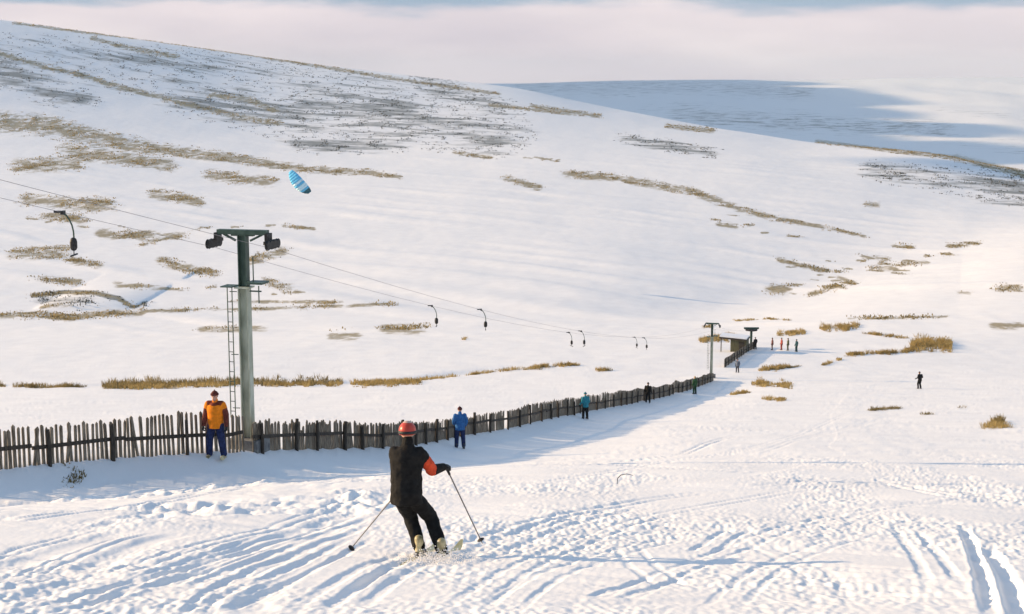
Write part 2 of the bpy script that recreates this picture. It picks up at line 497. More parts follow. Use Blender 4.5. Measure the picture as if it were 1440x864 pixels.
# raked ripples (side stepping marks), lower right
c0 = px_to_ground(1270, 820)
rr = np.sqrt(((XG - c0[0]) / 0.9) ** 2 + ((YG - c0[1]) / 2.2) ** 2)
wv = np.sin((XG * 0.45 + YG * 0.9) * 2 * math.pi / 0.55 + 2 * gnoise(XG / 0.6, YG / 0.8, 41))
Zg += 0.02 * wv * sstep(1.0, 0.55, rr) * (rows[:, None] < 40)

# stream bank with an overhanging lip, left
bx, by = px_to_ground(110, 437)[:2]
ux = (XG - bx) / 10.0
lipz = m_of(413) * (by + 1.0)
arch = np.clip(1 - np.abs(ux - 0.0) ** 2.2, 0, 1)
front = sstep(by - 0.3, by + 2.2, YG) * (YG < by + 70)
top = base_Z + (lipz - float(m_of(437) * by)) * 0.28 * arch * front * sstep(by + 60, by + 6, YG)
bank = (np.abs(ux) < 1) & (YG > by - 1) & (YG < by + 62)
Zg = np.where(bank, np.maximum(Zg, top + 0.25 * d), Zg)
# shallow ditch of the stream across the valley floor
DITCH = [(-60, 541), (60, 544), (140, 541), (250, 537), (400, 538), (480, 537), (560, 535), (640, 526), (720, 518), (810, 515)]
Dp = np.array([px_to_ground(*p)[:2] for p in DITCH])
ditch_y = np.interp(XG / np.maximum(YG, 1), Dp[:, 0] / Dp[:, 1], Dp[:, 1], left=-999, right=-999)
du = XG / np.maximum(YG, 1); Zg -= 0.30 * np.exp(-((YG - ditch_y) / 2.6) ** 2) * (ditch_y > 0) * sstep(0.045, -0.05, du)

# --- vegetation showing through the snow, and painted bank shade, as shares per vertex
PX, PY = project(XG, np.maximum(YG, 1.0), Zg)
gr = np.zeros_like(Zg); he = np.zeros_like(Zg)
def stroke(arr, pts, w0, w1=None, val=1.0, dmin=150, dmax=99999):
    w1 = w0 if w1 is None else w1
    w0, w1 = w0 * 1.35 + 0.3, w1 * 1.35 + 0.3
    P = np.array(pts, float)
    if len(P) == 1: P = np.array([P[0], P[0] + 0.5])
    wm = max(w0, w1); x0, x1 = P[:, 0].min() - 5 * wm - 12, P[:, 0].max() + 5 * wm + 12; y0, y1 = P[:, 1].min() - 3 * wm - 4, P[:, 1].max() + 3 * wm + 4
    k = np.where((PX > x0) & (PX < x1) & (PY > y0) & (PY < y1) & (YG > dmin) & (YG < dmax))
    x, y = PX[k], PY[k]
    best = np.full(x.shape, 1e9)
    n = len(P) - 1
    for i in range(n):
        ax, ay = P[i]; bx_, by_ = P[i + 1]
        s = np.clip(((x - ax) * (bx_ - ax) + (y - ay) * (by_ - ay)) / ((bx_ - ax) ** 2 + (by_ - ay) ** 2), 0, 1)
        ww = w0 + (w1 - w0) * (i + s) / n
        best = np.minimum(best, np.hypot((x - ax - s * (bx_ - ax)) / 1.8, (y - ay - s * (by_ - ay))) / ww)
    arr[k] = np.maximum(arr[k], val * np.clip(1.05 - best * 0.55, 0, 0.85))
G = [
    ([(0, 172), (60, 176), (120, 190), (200, 208)], 9, 7), ([(200, 208), (260, 214), (330, 222), (420, 238), (520, 243), (560, 249)], 5, 2),
    ([(100, 214), (165, 221), (235, 233)], 7, 5), ([(30, 234), (100, 231)], 6), ([(300, 247), (340, 252), (380, 256)], 5, 4),
    ([(220, 273), (275, 284)], 4), ([(40, 281), (95, 288), (150, 288)], 5, 6), ([(70, 305), (112, 309)], 4), ([(145, 328), (215, 333)], 4, 5),
    ([(225, 330), (250, 332)], 3), ([(25, 357), (88, 355)], 5), ([(100, 367), (135, 374)], 3), ([(232, 368), (265, 378), (300, 384)], 4, 3),
    ([(55, 392), (110, 397)], 2.5), ([(165, 400), (255, 408)], 2.5, 1.5), ([(375, 396), (405, 404)], 3), ([(352, 368), (392, 354)], 4),
    ([(0, 444), (60, 443), (100, 447)], 2.5, 3), ([(100, 445), (160, 441), (200, 441)], 3, 2), ([(200, 438), (380, 434), (550, 428)], 1.5, 1.2),
    ([(285, 463), (370, 463)], 2.5), ([(470, 473), (500, 473)], 3.5), ([(545, 463), (590, 464)], 4),
    ([(800, 245), (860, 250), (930, 262), (975, 270), (1010, 285)], 3.2, 3.4), ([(1010, 285), (1080, 305), (1150, 318), (1215, 333)], 3, 1.2),
    ([(715, 252), (755, 264)], 2.5), ([(1096, 366), (1162, 382)], 2), ([(1214, 361), (1245, 364)], 2), ([(1260, 346), (1280, 348)], 2),
    ([(1240, 379), (1260, 377)], 2), ([(1270, 372), (1301, 369)], 2), ([(1140, 414), (1178, 402)], 2), ([(1337, 346), (1373, 342)], 2),
    ([(1088, 408), (1106, 407)], 4), ([(1013, 315), (1034, 318)], 2), ([(1180, 390), (1200, 398)], 1.5), ([(750, 150), (840, 163)], 2),
    ([(940, 178), (1000, 184)], 2), ([(690, 148), (800, 160)], 1.5), ([(1150, 199), (1270, 214), (1345, 222)], 1.5, 2), ([(1345, 222), (1420, 240), (1442, 246)], 3, 3),
    ([(20, 33), (120, 46), (200, 54), (330, 74), (470, 97), (560, 112), (700, 132)], 1.0, 1.3), ([(130, 54), (180, 68), (245, 79)], 1.6, 2.5),
    ([(0, 76), (60, 93), (110, 105), (170, 123), (260, 146), (340, 166), (390, 173)], 2.2, 2.5), ([(300, 135), (350, 140), (385, 155)], 2.5),
    ([(1350, 412), (1362, 412)], 2), ([(1408, 405), (1432, 406)], 3), ([(1220, 288), (1232, 288)], 2), ([(1195, 448), (1330, 446)], 1), ([(1400, 459), (1440, 458)], 3),
    ([(200, 345), (280, 322)], 1.2), ([(330, 425), (480, 425)], 1.4), ([(48, 416), (90, 412), (135, 413), (165, 420), (188, 432)], 1.6), ([(188, 432), (202, 427)], 1.0), ([(60, 432), (100, 430)], 1.5), ([(400, 318), (440, 322)], 1.3),
    ([(240, 215), (420, 236)], 3), ([(640, 215), (690, 222)], 1.5),
]
for g in G: stroke(gr, *g)
H = [([(440, 150), (560, 160), (690, 190)], 30, 18), ([(260, 140), (440, 165)], 14, 20), ([(0, 95), (50, 120), (110, 140)], 16, 10), ([(420, 205), (560, 208)], 7, 5),
     ([(600, 120), (700, 150)], 10, 8), ([(1230, 240), (1440, 268)], 8, 14), ([(100, 70), (300, 100)], 7, 8), ([(880, 195), (1000, 215)], 5, 5)]
for h in H: stroke(he, *h, val=0.95)
stroke(he, [(0, 80), (350, 120), (690, 165)], 26, 20, val=0.50)
stroke(he, [(40, 60), (300, 90), (560, 130)], 10, 12, val=0.62)
fl = random.Random(3)
for Lf, nf_ in (([(1090, 372), (1170, 380), (1245, 374), (1380, 344)], 26), ([(1085, 385), (1140, 410), (1190, 395)], 8), ([(1000, 312), (1050, 322), (1130, 350)], 6), ([(720, 215), (900, 235)], 5), ([(20, 300), (200, 330), (420, 320)], 12), ([(250, 395), (480, 420)], 6)):
    for _ in range(nf_):
        t_ = fl.random() * (len(Lf) - 1); i_ = int(t_); f_ = t_ - i_
        x_ = Lf[i_][0] * (1 - f_) + Lf[i_ + 1][0] * f_ + fl.gauss(0, 8); y_ = Lf[i_][1] * (1 - f_) + Lf[i_ + 1][1] * f_ + fl.gauss(0, 6)
        stroke(gr, [(x_, y_), (x_ + fl.uniform(4, 16), y_ + fl.uniform(-1, 2))], fl.uniform(0.4, 1.2), 0.5)
stroke(he, [(48, 416), (90, 411), (135, 412), (165, 420), (188, 432), (203, 427)], 1.8, val=1.3)
stroke(he, [(66, 426), (118, 427)], 6, val=0.8)  # shade on the bank face below the lip, painted with the heather tone
# far moor across the valley
fk = YG > 2000
he[fk] = np.maximum(he[fk], 0.33 * sstep(0.05, 0.4, gnoise(XG[fk] / 260, YG[fk] / 420, 51)))
stroke(he, [(960, 160), (1090, 172), (1320, 182)], 10, 8, val=0.8, dmin=2000)
stroke(he, [(740, 122), (1000, 122), (1130, 130)], 10, 8, val=0.7, dmin=2000)

me = bpy.data.meshes.new("ground")
nr, nc = Zg.shape
co = np.stack([XG, YG, Zg], -1).reshape(-1, 3).astype(np.float32)
idx = np.arange(nr * nc).reshape(nr, nc)
q = np.stack([idx[:-1, :-1], idx[:-1, 1:], idx[1:, 1:], idx[1:, :-1]], -1).reshape(-1, 4)
me.vertices.add(len(co)); me.vertices.foreach_set('co', co.ravel())
me.loops.add(q.size); me.loops.foreach_set('vertex_index', q.ravel().astype(np.int32))
me.polygons.add(len(q)); me.polygons.foreach_set('loop_start', np.arange(0, q.size, 4, dtype=np.int32))
me.polygons.foreach_set('use_smooth', np.ones(len(q), dtype=bool))
me.update(calc_edges=True)
for nm, arr in (('grass', gr), ('heather', he)):
    at = me.attributes.new(nm, 'FLOAT', 'POINT')
    at.data.foreach_set('value', arr.ravel().astype(np.float32))

def snow_material():
    m = bpy.data.materials.new("snow"); m.use_nodes = True
    n, l = m.node_tree.nodes, m.node_tree.links
    b = n['Principled BSDF']
    b.inputs['Roughness'].default_value = 0.55
    b.inputs['Specular IOR Level'].default_value = 0.15
    geo = n.new('ShaderNodeNewGeometry')
    def noise(scale, detail=4, rough=0.6, vec=None):
        t = n.new('ShaderNodeTexNoise'); t.inputs['Scale'].default_value = scale
        t.inputs['Detail'].default_value = detail; t.inputs['Roughness'].default_value = rough
        l.new(vec or geo.outputs['Position'], t.inputs['Vector']); return t
    def math_(op, a, b_):
        t = n.new('ShaderNodeMath'); t.operation = op
        for i, v in enumerate((a, b_)):
            if isinstance(v, (int, float)): t.inputs[i].default_value = v
            else: l.new(v, t.inputs[i])
        return t.outputs[0]
    def attr(nm):
        t = n.new('ShaderNodeAttribute'); t.attribute_name = nm; return t.outputs['Fac']
    def smooth(v, lo, hi):
        t = n.new('ShaderNodeMapRange'); t.interpolation_type = 'SMOOTHSTEP'
        t.inputs['From Min'].default_value = lo; t.inputs['From Max'].default_value = hi
        l.new(v, t.inputs['Value']); return t.outputs[0]
    def mix(f, a, b_):
        t = n.new('ShaderNodeMix'); t.data_type = 'RGBA'; l.new(f, t.inputs['Factor'])
        for k, v in (('A', a), ('B', b_)):
            if isinstance(v, tuple): t.inputs[k].default_value = (*v, 1)
            else: l.new(v, t.inputs[k])
        return t.outputs['Result']
    sn = mix(smooth(noise(0.35, 6).outputs['Fac'], 0.3, 0.7), (0.83, 0.81, 0.79), (0.88, 0.86, 0.835))
    mpx = n.new('ShaderNodeMapping'); mpx.inputs['Scale'].default_value = (0.20, 0.09, 0.3)
    l.new(geo.outputs['Position'], mpx.inputs[0])
    nb = noise(1.0, 9, 0.74, mpx.outputs[0])
    nf = noise(0.8, 6, 0.7)
    # straw coloured grass
    gcol = mix(smooth(nf.outputs['Fac'], 0.35, 0.65), (0.17, 0.125, 0.045), (0.36, 0.275, 0.12))
    gm = smooth(math_('ADD', attr('grass'), math_('MULTIPLY', math_('SUBTRACT', nb.outputs['Fac'], 0.5), 4.4)), 0.20, 1.0)
    gm = math_('MULTIPLY', gm, smooth(attr('grass'), 0.04, 0.6))
    hcol = mix(smooth(nf.outputs['Fac'], 0.35, 0.65), (0.045, 0.050, 0.042), (0.11, 0.11, 0.08))
    mph = n.new('ShaderNodeMapping'); mph.inputs['Scale'].default_value = (0.022, 0.045, 0.05)
    l.new(geo.outputs['Position'], mph.inputs[0])
    nh = noise(1.0, 9, 0.72, mph.outputs[0])
    hm = smooth(math_('ADD', attr('heather'), math_('MULTIPLY', math_('SUBTRACT', nh.outputs['Fac'], 0.5), 4.2)), 0.45, 1.20)
    hm = math_('MULTIPLY', hm, smooth(attr('heather'), 0.02, 0.35))
    col = mix(math_('MULTIPLY', hm, 0.8), sn, hcol)
    col = mix(math_('MULTIPLY', gm, 0.9), col, gcol)
    l.new(col, b.inputs['Base Color'])
    bp = n.new('ShaderNodeBump'); bp.inputs['Strength'].default_value = 0.35; bp.inputs['Distance'].default_value = 0.03
    l.new(noise(7.0, 6, 0.65).outputs['Fac'], bp.inputs['Height'])
    l.new(bp.outputs[0], b.inputs['Normal'])
    return m
M_SNOW = snow_material()
ground = link("ground", me, M_SNOW)
tag(ground, kind='structure')

def gz(x, y):
    g = max(y, 9.0); u = x / g
    c = np.interp(u, U, np.arange(nc)); r = np.interp(y, rows, np.arange(nr))
    c0 = min(int(c), nc - 2); r0 = min(int(r), nr - 2); a, b_ = c - c0, r - r0
    return float((Zg[r0, c0] * (1 - a) + Zg[r0, c0 + 1] * a) * (1 - b_) + (Zg[r0 + 1, c0] * (1 - a) + Zg[r0 + 1, c0 + 1] * a) * b_)
def on_ground(px, py):
    p = px_to_ground(px, py)
    return Vector((p[0], p[1], gz(p[0], p[1])))
def at_depth(px, Y, py=600):
    x = float(u_of(px, py)) * Y
    return Vector((x, Y, gz(x, Y)))

# ------------------------------------------------------------------ materials
M_WOOD = material("weathered_wood", (0.065, 0.050, 0.034), 0.85, (0.28, 0.23, 0.17), 5, (6, 6, 0.7), 0.4)
M_WOOD_DK = material("wet_dark_wood", (0.022, 0.018, 0.014), 0.8, (0.07, 0.055, 0.042), 6, (6, 6, 0.8), 0.4)
M_STEEL_G = material("green_painted_steel", (0.030, 0.060, 0.045), 0.5, (0.06, 0.10, 0.075), 5, (1, 1, 0.6), 0.1)
M_STEEL_L = material("pale_galvanised_steel", (0.27, 0.30, 0.23), 0.5, (0.46, 0.49, 0.40), 4, (1, 1, 0.4), 0.1, 0.2)
M_BLACK = material("black_rubber", (0.012, 0.012, 0.013), 0.6, (0.03, 0.03, 0.03), 20)
M_CABLE = material("steel_rope", (0.22, 0.21, 0.21), 0.5, (0.30, 0.29, 0.29), 20, metal=0.4)
M_SKIN = material("skin", (0.50, 0.27, 0.19), 0.5, (0.56, 0.31, 0.22), 12)
def cloth(name, c, v=0.35, s=14):
    return material(name, tuple(x * (1 - v) for x in c), 0.85, tuple(min(1, x * (1 + v)) for x in c), s, (1, 1, 1), 0.5, spec=0.15)

# ------------------------------------------------------------------ fence
def fence_s(px):
    return float(np.interp(px, [p[0] for p in FENCE_PTS], fs))
FH = np.array([0.98, 0.98, 1.0, 1.03, 1.10, 1.15, 1.06, 1.0, 1.0, 1.0, 0.96, 0.92, 1.0, 1.05, 1.12, 1.15, 1.15, 1.05])
def slat_mesh(w, h, t, k):
    b = MB(); r = random.Random(k)
    sk = r.uniform(-0.018, 0.018)
    prof = [(-w / 2, 0), (w / 2, 0), (w / 2 + sk * 0.5, h * 0.55), (w / 2 + sk, h - r.uniform(0, 0.05)), (sk, h + r.uniform(0, 0.03)), (-w / 2 + sk, h - r.uniform(0, 0.06)), (-w / 2 + sk * 0.5, h * 0.5)]
    n = len(prof)
    vs = [(x, -t / 2, z) for x, z in prof] + [(x, t / 2, z) for x, z in prof]
    fs_ = [tuple(range(n)), tuple(reversed(range(n, 2 * n)))] + [(i, i + n, (i + 1) % n + n, (i + 1) % n) for i in range(n)]
    b.poly(vs, fs_)
    me = bpy.data.meshes.new("slat"); me.from_pydata(b.v, [], b.f); me.update(); me.materials.append(M_WOOD)
    return me
SL_NARROW = [slat_mesh(random.uniform(0.075, 0.115), random.uniform(0.98, 1.08), 0.02, k) for k in range(10)]
SL_WIDE = [slat_mesh(random.uniform(0.11, 0.145), random.uniform(0.93, 1.05), 0.022, 100 + k) for k in range(10)]

def frame_at(s):
    x0, y0 = fence_at(s - 0.3); x1, y1 = fence_at(s + 0.3)
    return math.atan2(y1 - y0, x1 - x0)
def build_fence(s0, s1, label, variants, pitch, rail_z, name="picket_fence", gaps=(), post_gap=2.4, limit=300, drop=0.04, hs=1.0):
    ox, oy = fence_at(s0); root = empty(name, (ox, oy, gz(ox, oy)))
    tag(root, label, "fence", "old slatted snow fences beside the ski tow")
    O = root.location
    s = s0; n = 0; far = MB()
    while s < s1:
        s += pitch * random.uniform(0.92, 1.09)
        if any(a < s < b for a, b in gaps) or random.random() < drop: continue
        x, y = fence_at(s); a = frame_at(s); z = gz(x, y)
        rx, ry_ = random.gauss(0, 0.015), random.gauss(0, 0.014)
        if random.random() < 0.035: ry_ += random.choice((-1, 1)) * 0.13
        pk = int(s / 2.7); pj = (_hash(np.array([pk]), np.array([3]), 5)[0] - 0.5) * 0.10
        hh = (hs + pj) * float(np.interp(s, fs, FH)) * (1 + 0.05 * math.sin(s * 0.9) + random.gauss(0, 0.014))
        nx, ny = math.sin(a), -math.cos(a)            # piste side of the fence
        if n < limit:
            me_ = random.choice(variants)
            o = bpy.data.objects.new("slat", me_); COL.objects.link(o); o.parent = root
            o.location = Vector((x, y, z - 0.06)) - O
            o.rotation_euler = (rx, ry_, a); o.scale = (1, 1, hh * (random.uniform(0.55, 0.8) if random.random() < 0.025 else 1))
            n += 1
        else:
            h = 1.0 * hh; w = 0.13
            far.box((x - O.x, y - O.y, z - O.z + h / 2 - 0.06), (w, 0.022, h), Euler((rx, ry_, a)).to_matrix())
    if far.v:
        o = far.build("slat_run", M_WOOD, root); o['kind'] = 'stuff'
    # rails on the piste side, in lengths
    s = s0
    while s < s1 - 0.3:
        e = min(s + random.uniform(2.6, 3.4), s1)
        if not any(a < (s + e) / 2 < b for a, b in gaps):
            rb = MB(); k = max(2, int((e - s) / 0.8)); dz0 = random.gauss(0, 0.03); dz1 = random.gauss(0, 0.03)
            rs = []
            for i in range(k + 1):
                t = s + (e - s) * i / k; x, y = fence_at(t); a = frame_at(t)
                x += math.sin(a) * 0.045; y -= math.cos(a) * 0.045
                z = gz(*fence_at(s)) * (1 - i / k) + gz(*fence_at(e)) * (i / k)
                c = Vector((x, y, z + rail_z + dz0 + (dz1 - dz0) * i / k)) - O
                tx = Vector((math.sin(a), -math.cos(a), 0))
                rs.append([c + tx * p + Vector((0, 0, q_)) for p, q_ in ((-0.025, -0.05), (0.025, -0.05), (0.025, 0.05), (-0.025, 0.05))])
            rb.rings(rs); rb.build("rail", M_WOOD_DK, root)
        s = e + 0.02
    s = s0 + random.uniform(0.2, 0.8)
    while s < s1:
        x, y = fence_at(s); a = frame_at(s)
        x += math.sin(a) * 0.11; y -= math.cos(a) * 0.11
        pb = MB(); h = random.uniform(0.86, 1.08) * hs; r = random.uniform(0.05, 0.075)
        pb.tube([(0, 0, -0.15), (0.01, 0, h * 0.5), (random.uniform(-0.04, 0.04), random.uniform(-0.03, 0.03), h)], [r, r * 0.95, r * 0.85], 9)
        o = pb.build("post", M_WOOD_DK, root); o.location = Vector((x, y, gz(x, y))) - O
        s += post_gap * random.uniform(0.7, 1.25)
    return root
g0, g1 = fence_s(709), fence_s(713.5)
build_fence(0.2, fence_s(338), "near stretch of grey picket fence with narrow spaced slats left of the lift pylon", SL_NARROW, 0.140, 0.52, drop=0.02)
build_fence(fence_s(352), fence_s(640), "middle stretch of dark close boarded fence between the lift pylon and the man in blue", SL_WIDE, 0.136, 0.50, drop=0.015, post_gap=1.9, hs=0.96)
build_fence(fence_s(641), fs[-1], "long far stretch of boarded fence running down the piste from the man in blue", SL_WIDE, 0.150, 0.50, gaps=[(g0, g1)], drop=0.03, post_gap=3.0)
so = fence_s(293); fo = frame_at(so); fx, fyy = fence_at(so)
OR = Vector((fx + math.sin(fo) * 0.34, fyy - math.cos(fo) * 0.34, 0)); OR.z = gz(OR.x, OR.y)
# short fence leading to the bottom station
a0, a1 = on_ground(1018, 517), on_ground(1062, 487)
FH = np.ones(3)
FP = np.array([a0[:2], ((a0 + a1) / 2)[:2], a1[:2]]); fs = np.concatenate([[0], np.cumsum(np.hypot(*np.diff(FP, axis=0).T))])
build_fence(0.1, fs[-1] - 0.1, "short dark fence slanting up to the hut at the bottom of the tow", SL_WIDE, 0.16, 0.5, limit=0, drop=0.01, hs=1.15)

# ------------------------------------------------------------------ drag lift
def make_pylon(P, h, label):
    root = empty("lift_pylon", P); tag(root, label, "lift pylon", "pylons of the drag lift")
    a = R(14)
    b = MB()                                             # H section mast: web and two flanges, lower two thirds galvanised
    def mast(z0, z1, w):
        m_ = MB()
        m_.box((0, 0, (z0 + z1) / 2), (w - 0.07, 0.05, z1 - z0))
        for sx in (-1, 1): m_.box((sx * (w / 2 - 0.02), 0, (z0 + z1) / 2), (0.03, w * 0.95, z1 - z0))
        return m_
    zt = h * 0.76
    mast(-0.4, zt, 0.31).build("lower_mast", M_STEEL_L, root)
    mast(zt, h, 0.27).build("upper_mast", M_STEEL_G, root)
    cb = MB(); cb.box((0, 0, zt), (0.46, 0.44, 0.05)); cb.build("splice_plate", M_STEEL_L, root)
    ab = MB(); ab.box((0, 0, h + 0.07), (1.56, 0.24, 0.14)); ab.box((0, 0, h - 0.02), (0.7, 0.16, 0.05))
    for sx in (-1, 1): ab.box((sx * 0.42, 0, h - 0.09), (0.42, 0.06, 0.06), Euler((0, sx * -0.45, 0)).to_matrix())
    ab.build("crossarm", M_STEEL_G, root)
    for sx in (-1, 1):
        sh = MB(); x = sx * 0.80
        sh.box((x, 0, h - 0.06), (0.10, 0.34, 0.22)); sh.box((x + sx * 0.07, 0, h - 0.20), (0.05, 0.95, 0.10))
        br = sh.build("sheave_bracket", M_BLACK, root)
        for dy in (-0.36, -0.12, 0.12, 0.36):
            wv_ = MB(); cx = x + sx * 0.13
            prof = [(-0.045, 0.13), (-0.03, 0.145), (-0.012, 0.115), (0.012, 0.115), (0.03, 0.145), (0.045, 0.13)]
            wv_.rings([[(cx + px_, dy + math.cos(t) * r_, h - 0.27 + math.sin(t) * r_) for t in [2 * math.pi * k / 14 for k in range(14)]] for px_, r_ in prof])
            wv_.build("sheave", M_BLACK, br)
    lad = MB(); lx = -0.42
    for dx in (-0.075, 0.075): lad.tube([(lx + dx, -0.12, 1.0), (lx + dx, -0.12, h * 0.77)], 0.016, 6)
    for k in range(int((h * 0.77 - 1.2) / 0.3)): lad.tube([(lx - 0.075, -0.12, 1.2 + 0.3 * k), (lx + 0.075, -0.12, 1.2 + 0.3 * k)], 0.012, 5)
    for z in (1.3, h * 0.45, h * 0.74): lad.tube([(lx, -0.12, z), (-0.2, -0.10, z)], 0.014, 5)
    lad.build("ladder", M_STEEL_G, root)
    pl = MB()
    pl.box((-0.42, -0.1, h * 0.765), (0.38, 0.5, 0.035)); pl.box((0.46, -0.1, h * 0.785), (0.52, 0.55, 0.06)); pl.box((0.40, -0.1, h * 0.745), (0.36, 0.05, 0.04))
    pf = pl.build("work_platform", M_STEEL_G, root)
    rl = MB()
    rl.tube([(0.34, -0.1, h * 0.79), (0.34, -0.1, h * 0.90), (0.44, -0.1, h * 0.91)], 0.018, 6); rl.tube([(0.50, -0.1, h * 0.77), (0.50, -0.1, h * 0.69)], 0.018, 6)
    rl.build("handrail", M_STEEL_G, pf)
    ft = MB(); ft.box((0, 0, 0.15), (0.95, 0.95, 0.5)); ft.build("footing", material("old_concrete", (0.10, 0.10, 0.10), 0.9, (0.2, 0.2, 0.19), 6, bump=0.4), root)
    root.rotation_euler = (0, 0, -math.atan2(30.5, 125))
    return root
P1 = at_depth(350, 41.6, 630); P1.z -= 0.02
PH = 6.5
p1 = make_pylon(P1, PH, "tall green and grey drag lift pylon standing at the fence beside the man in orange")
P2 = at_depth(1000, 166.5, 533)
p2 = copy_tree(p1); p2.location = P2
p2['label'] = "distant grey lift pylon at the far end of the long fence"
P0 = Vector((P1.x - 0.244 * 48, P1.y - 48, 0)); P0.z = gz(P0.x, P0.y) + 0.0
def arm_end(P, sx, z=PH - 0.40):
    a = -math.atan2(30.5, 125)
    return P + Vector((math.cos(a) * sx * 0.93, math.sin(a) * sx * 0.93, z))
P3 = on_ground(1056, 488)
def cable_pts(sx):
    pts = []
    ends = [arm_end(P0, sx, PH + 0.5), arm_end(P1, sx), arm_end(P2, sx), P3 + Vector((sx * 0.85, 0, 2.75))]
    for (a, b, sag) in ((ends[0], ends[1], 0.2), (ends[1], ends[2], 1.9), (ends[2], ends[3], 0.3)):
        for i in range(24):
            t = i / 24; p = a.lerp(b, t); p.z -= 4 * sag * t * (1 - t); pts.append(p)
    pts.append(ends[3]); return pts
CAB = {}
for sx, lb in ((-1, "left hand haul cable of the drag lift, over the fence side wheels"), (1, "right hand haul cable of the drag lift, over the piste side wheels")):
    pts = cable_pts(sx); CAB[sx] = pts
    b = MB(); b.tube([p - pts[24] for p in pts], 0.006, 6)
    o = b.build("haul_cable", M_CABLE, None, True); o.location = pts[24]
    tag(o, lb, "cable", "haul cables of the drag lift")
def cable_at_y(sx, y):
    P = CAB[sx]
    for a, b in zip(P[:-1], P[1:]):
        if a.y <= y < b.y: return a.lerp(b, (y - a.y) / (b.y - a.y))
def cable_at_px(sx, px, lo, hi):
    best = min((abs(project(*cable_at_y(sx, y))[0] - px), y) for y in np.linspace(lo, hi, 400))
    return cable_at_y(sx, best[1])
def make_tbar(P, label):
    root = empty("t_bar_hanger", P); tag(root, label, "T-bar", "T-bar hangers on the haul cables")
    g = MB(); g.box((0, 0, 0.0), (0.07, 0.20, 0.09)); g.box((-0.10, 0, 0.02), (0.22, 0.08, 0.05)); g.build("cable_grip", M_BLACK, root)
    r = MB(); r.tube([(0, 0, -0.03), (0.07, 0, -0.06), (0.14, 0, -0.16), (0.20, 0, -0.30), (0.23, 0, -0.45), (0.235, 0, -0.62)], 0.02, 7); r.build("hanger_rod", M_STEEL_G, root)
    s = MB()
    s.rings([[(0.22 + rx * math.cos(t), rx * 0.9 * math.sin(t), z) for t in [2 * math.pi * k / 12 for k in range(12)]] for z, rx in ((-0.60, 0.03), (-0.63, 0.07), (-0.70, 0.09), (-0.84, 0.09), (-0.90, 0.06), (-0.92, 0.02))])
    s.build("spring_box", M_BLACK, root)
    t = MB(); t.tube([(0.22, 0, -0.90), (0.22, 0, -1.02)], 0.012, 6); t.tube([(0.22, -0.25, -1.02), (0.22, 0.25, -1.02)], 0.022, 7); t.build("cross_bar", M_BLACK, root)
    return root
tb = make_tbar(cable_at_px(-1, 88, 20, 40), "nearest T-bar hanger, large and dark, high at the left edge")
for sx, px, lo, hi, lb in ((-1, 607, 42, 120, "T-bar hanger next down the cable from the near pylon"),
                           (1, 676, 42, 120, "T-bar hanger above the man in blue, on the right hand cable"),
                           (-1, 800, 42, 130, "left one of the two close T-bar hangers in the middle of the long cable span"),
                           (1, 817, 42, 130, "right one of the two close T-bar hangers in the middle of the long cable span"),
                           (-1, 893, 42, 150, "left one of the last pair of T-bar hangers before the distant pylon"),
                           (1, 906, 42, 150, "right one of the last pair of T-bar hangers before the distant pylon")):
    c = copy_tree(tb); c.location = cable_at_px(sx, px, lo, hi); c['label'] = lb; c.scale = (0.88,) * 3; c.rotation_euler.z = random.uniform(-0.5, 0.5)

# return station at the bottom
rs_ = empty("return_station", P3); tag(rs_, "T-shaped return wheel frame of the tow beside the small hut", "lift station")
b = MB(); b.box((0, 0, 1.4), (0.32, 0.32, 3.2)); b.build("mast", M_STEEL_G, rs_)
b = MB(); b.box((0, 0, 2.98), (2.2, 0.4, 0.24)); b.build("crossarm", M_STEEL_G, rs_)
b = MB(); b.rings([[(r_ * math.cos(t), r_ * math.sin(t), z) for t in [2 * math.pi * k / 24 for k in range(24)]] for z, r_ in ((2.62, 0.86), (2.70, 0.92), (2.76, 0.84), (2.82, 0.92), (2.86, 0.86))]); b.build("bullwheel", M_BLACK, rs_)
# hut
HP = on_ground(1040, 494)
hut = empty("wooden_hut", HP, R(-18)); tag(hut, "small olive wooden hut with a snowy flat roof at the bottom of the tow", "hut")
M_HUT = material("olive_boards", (0.06, 0.06, 0.03), 0.8, (0.13, 0.12, 0.06), 3, (5, 5, 0.5), 0.3)
b = MB(); b.box((0, 0, 0.85), (2.3, 2.4, 2.1)); wl_ = b.build("wall", M_HUT, hut)
for k in range(9):
    b = MB(); b.box((-1.03 + k * 0.258, -1.215, 0.85), (0.235, 0.03, 2.05)); b.build("plank", M_HUT, wl_)
b = MB(); b.box((-0.75, -0.1, 2.0), (4.0, 2.9, 0.22), Euler((0, R(3), 0)).to_matrix()); rf = b.build("roof", M_WOOD_DK, hut)
b = MB(); b.box((-0.75, -0.1, 2.22), (3.9, 2.8, 0.18), Euler((0, R(3), 0)).to_matrix()); b.build("snow_cover", material("roof_snow", (0.8, 0.81, 0.83), 0.6, (0.86, 0.86, 0.86), 3, bump=0.3), rf)
b = MB(); b.tube([(-2.5, -1.2, 2.0), (-2.5, -1.2, -0.4)], 0.07, 8); b.build("porch_post", M_WOOD_DK, hut)
b = MB(); b.box((0.45, -1.245, 0.75), (0.8, 0.05, 1.75)); dr_ = b.build("door", M_WOOD_DK, hut)
b = MB(); b.tube([(0.15, -1.30, 0.75), (0.15, -1.30, 0.95)], 0.02, 6); b.build("handle", M_BLACK, dr_)

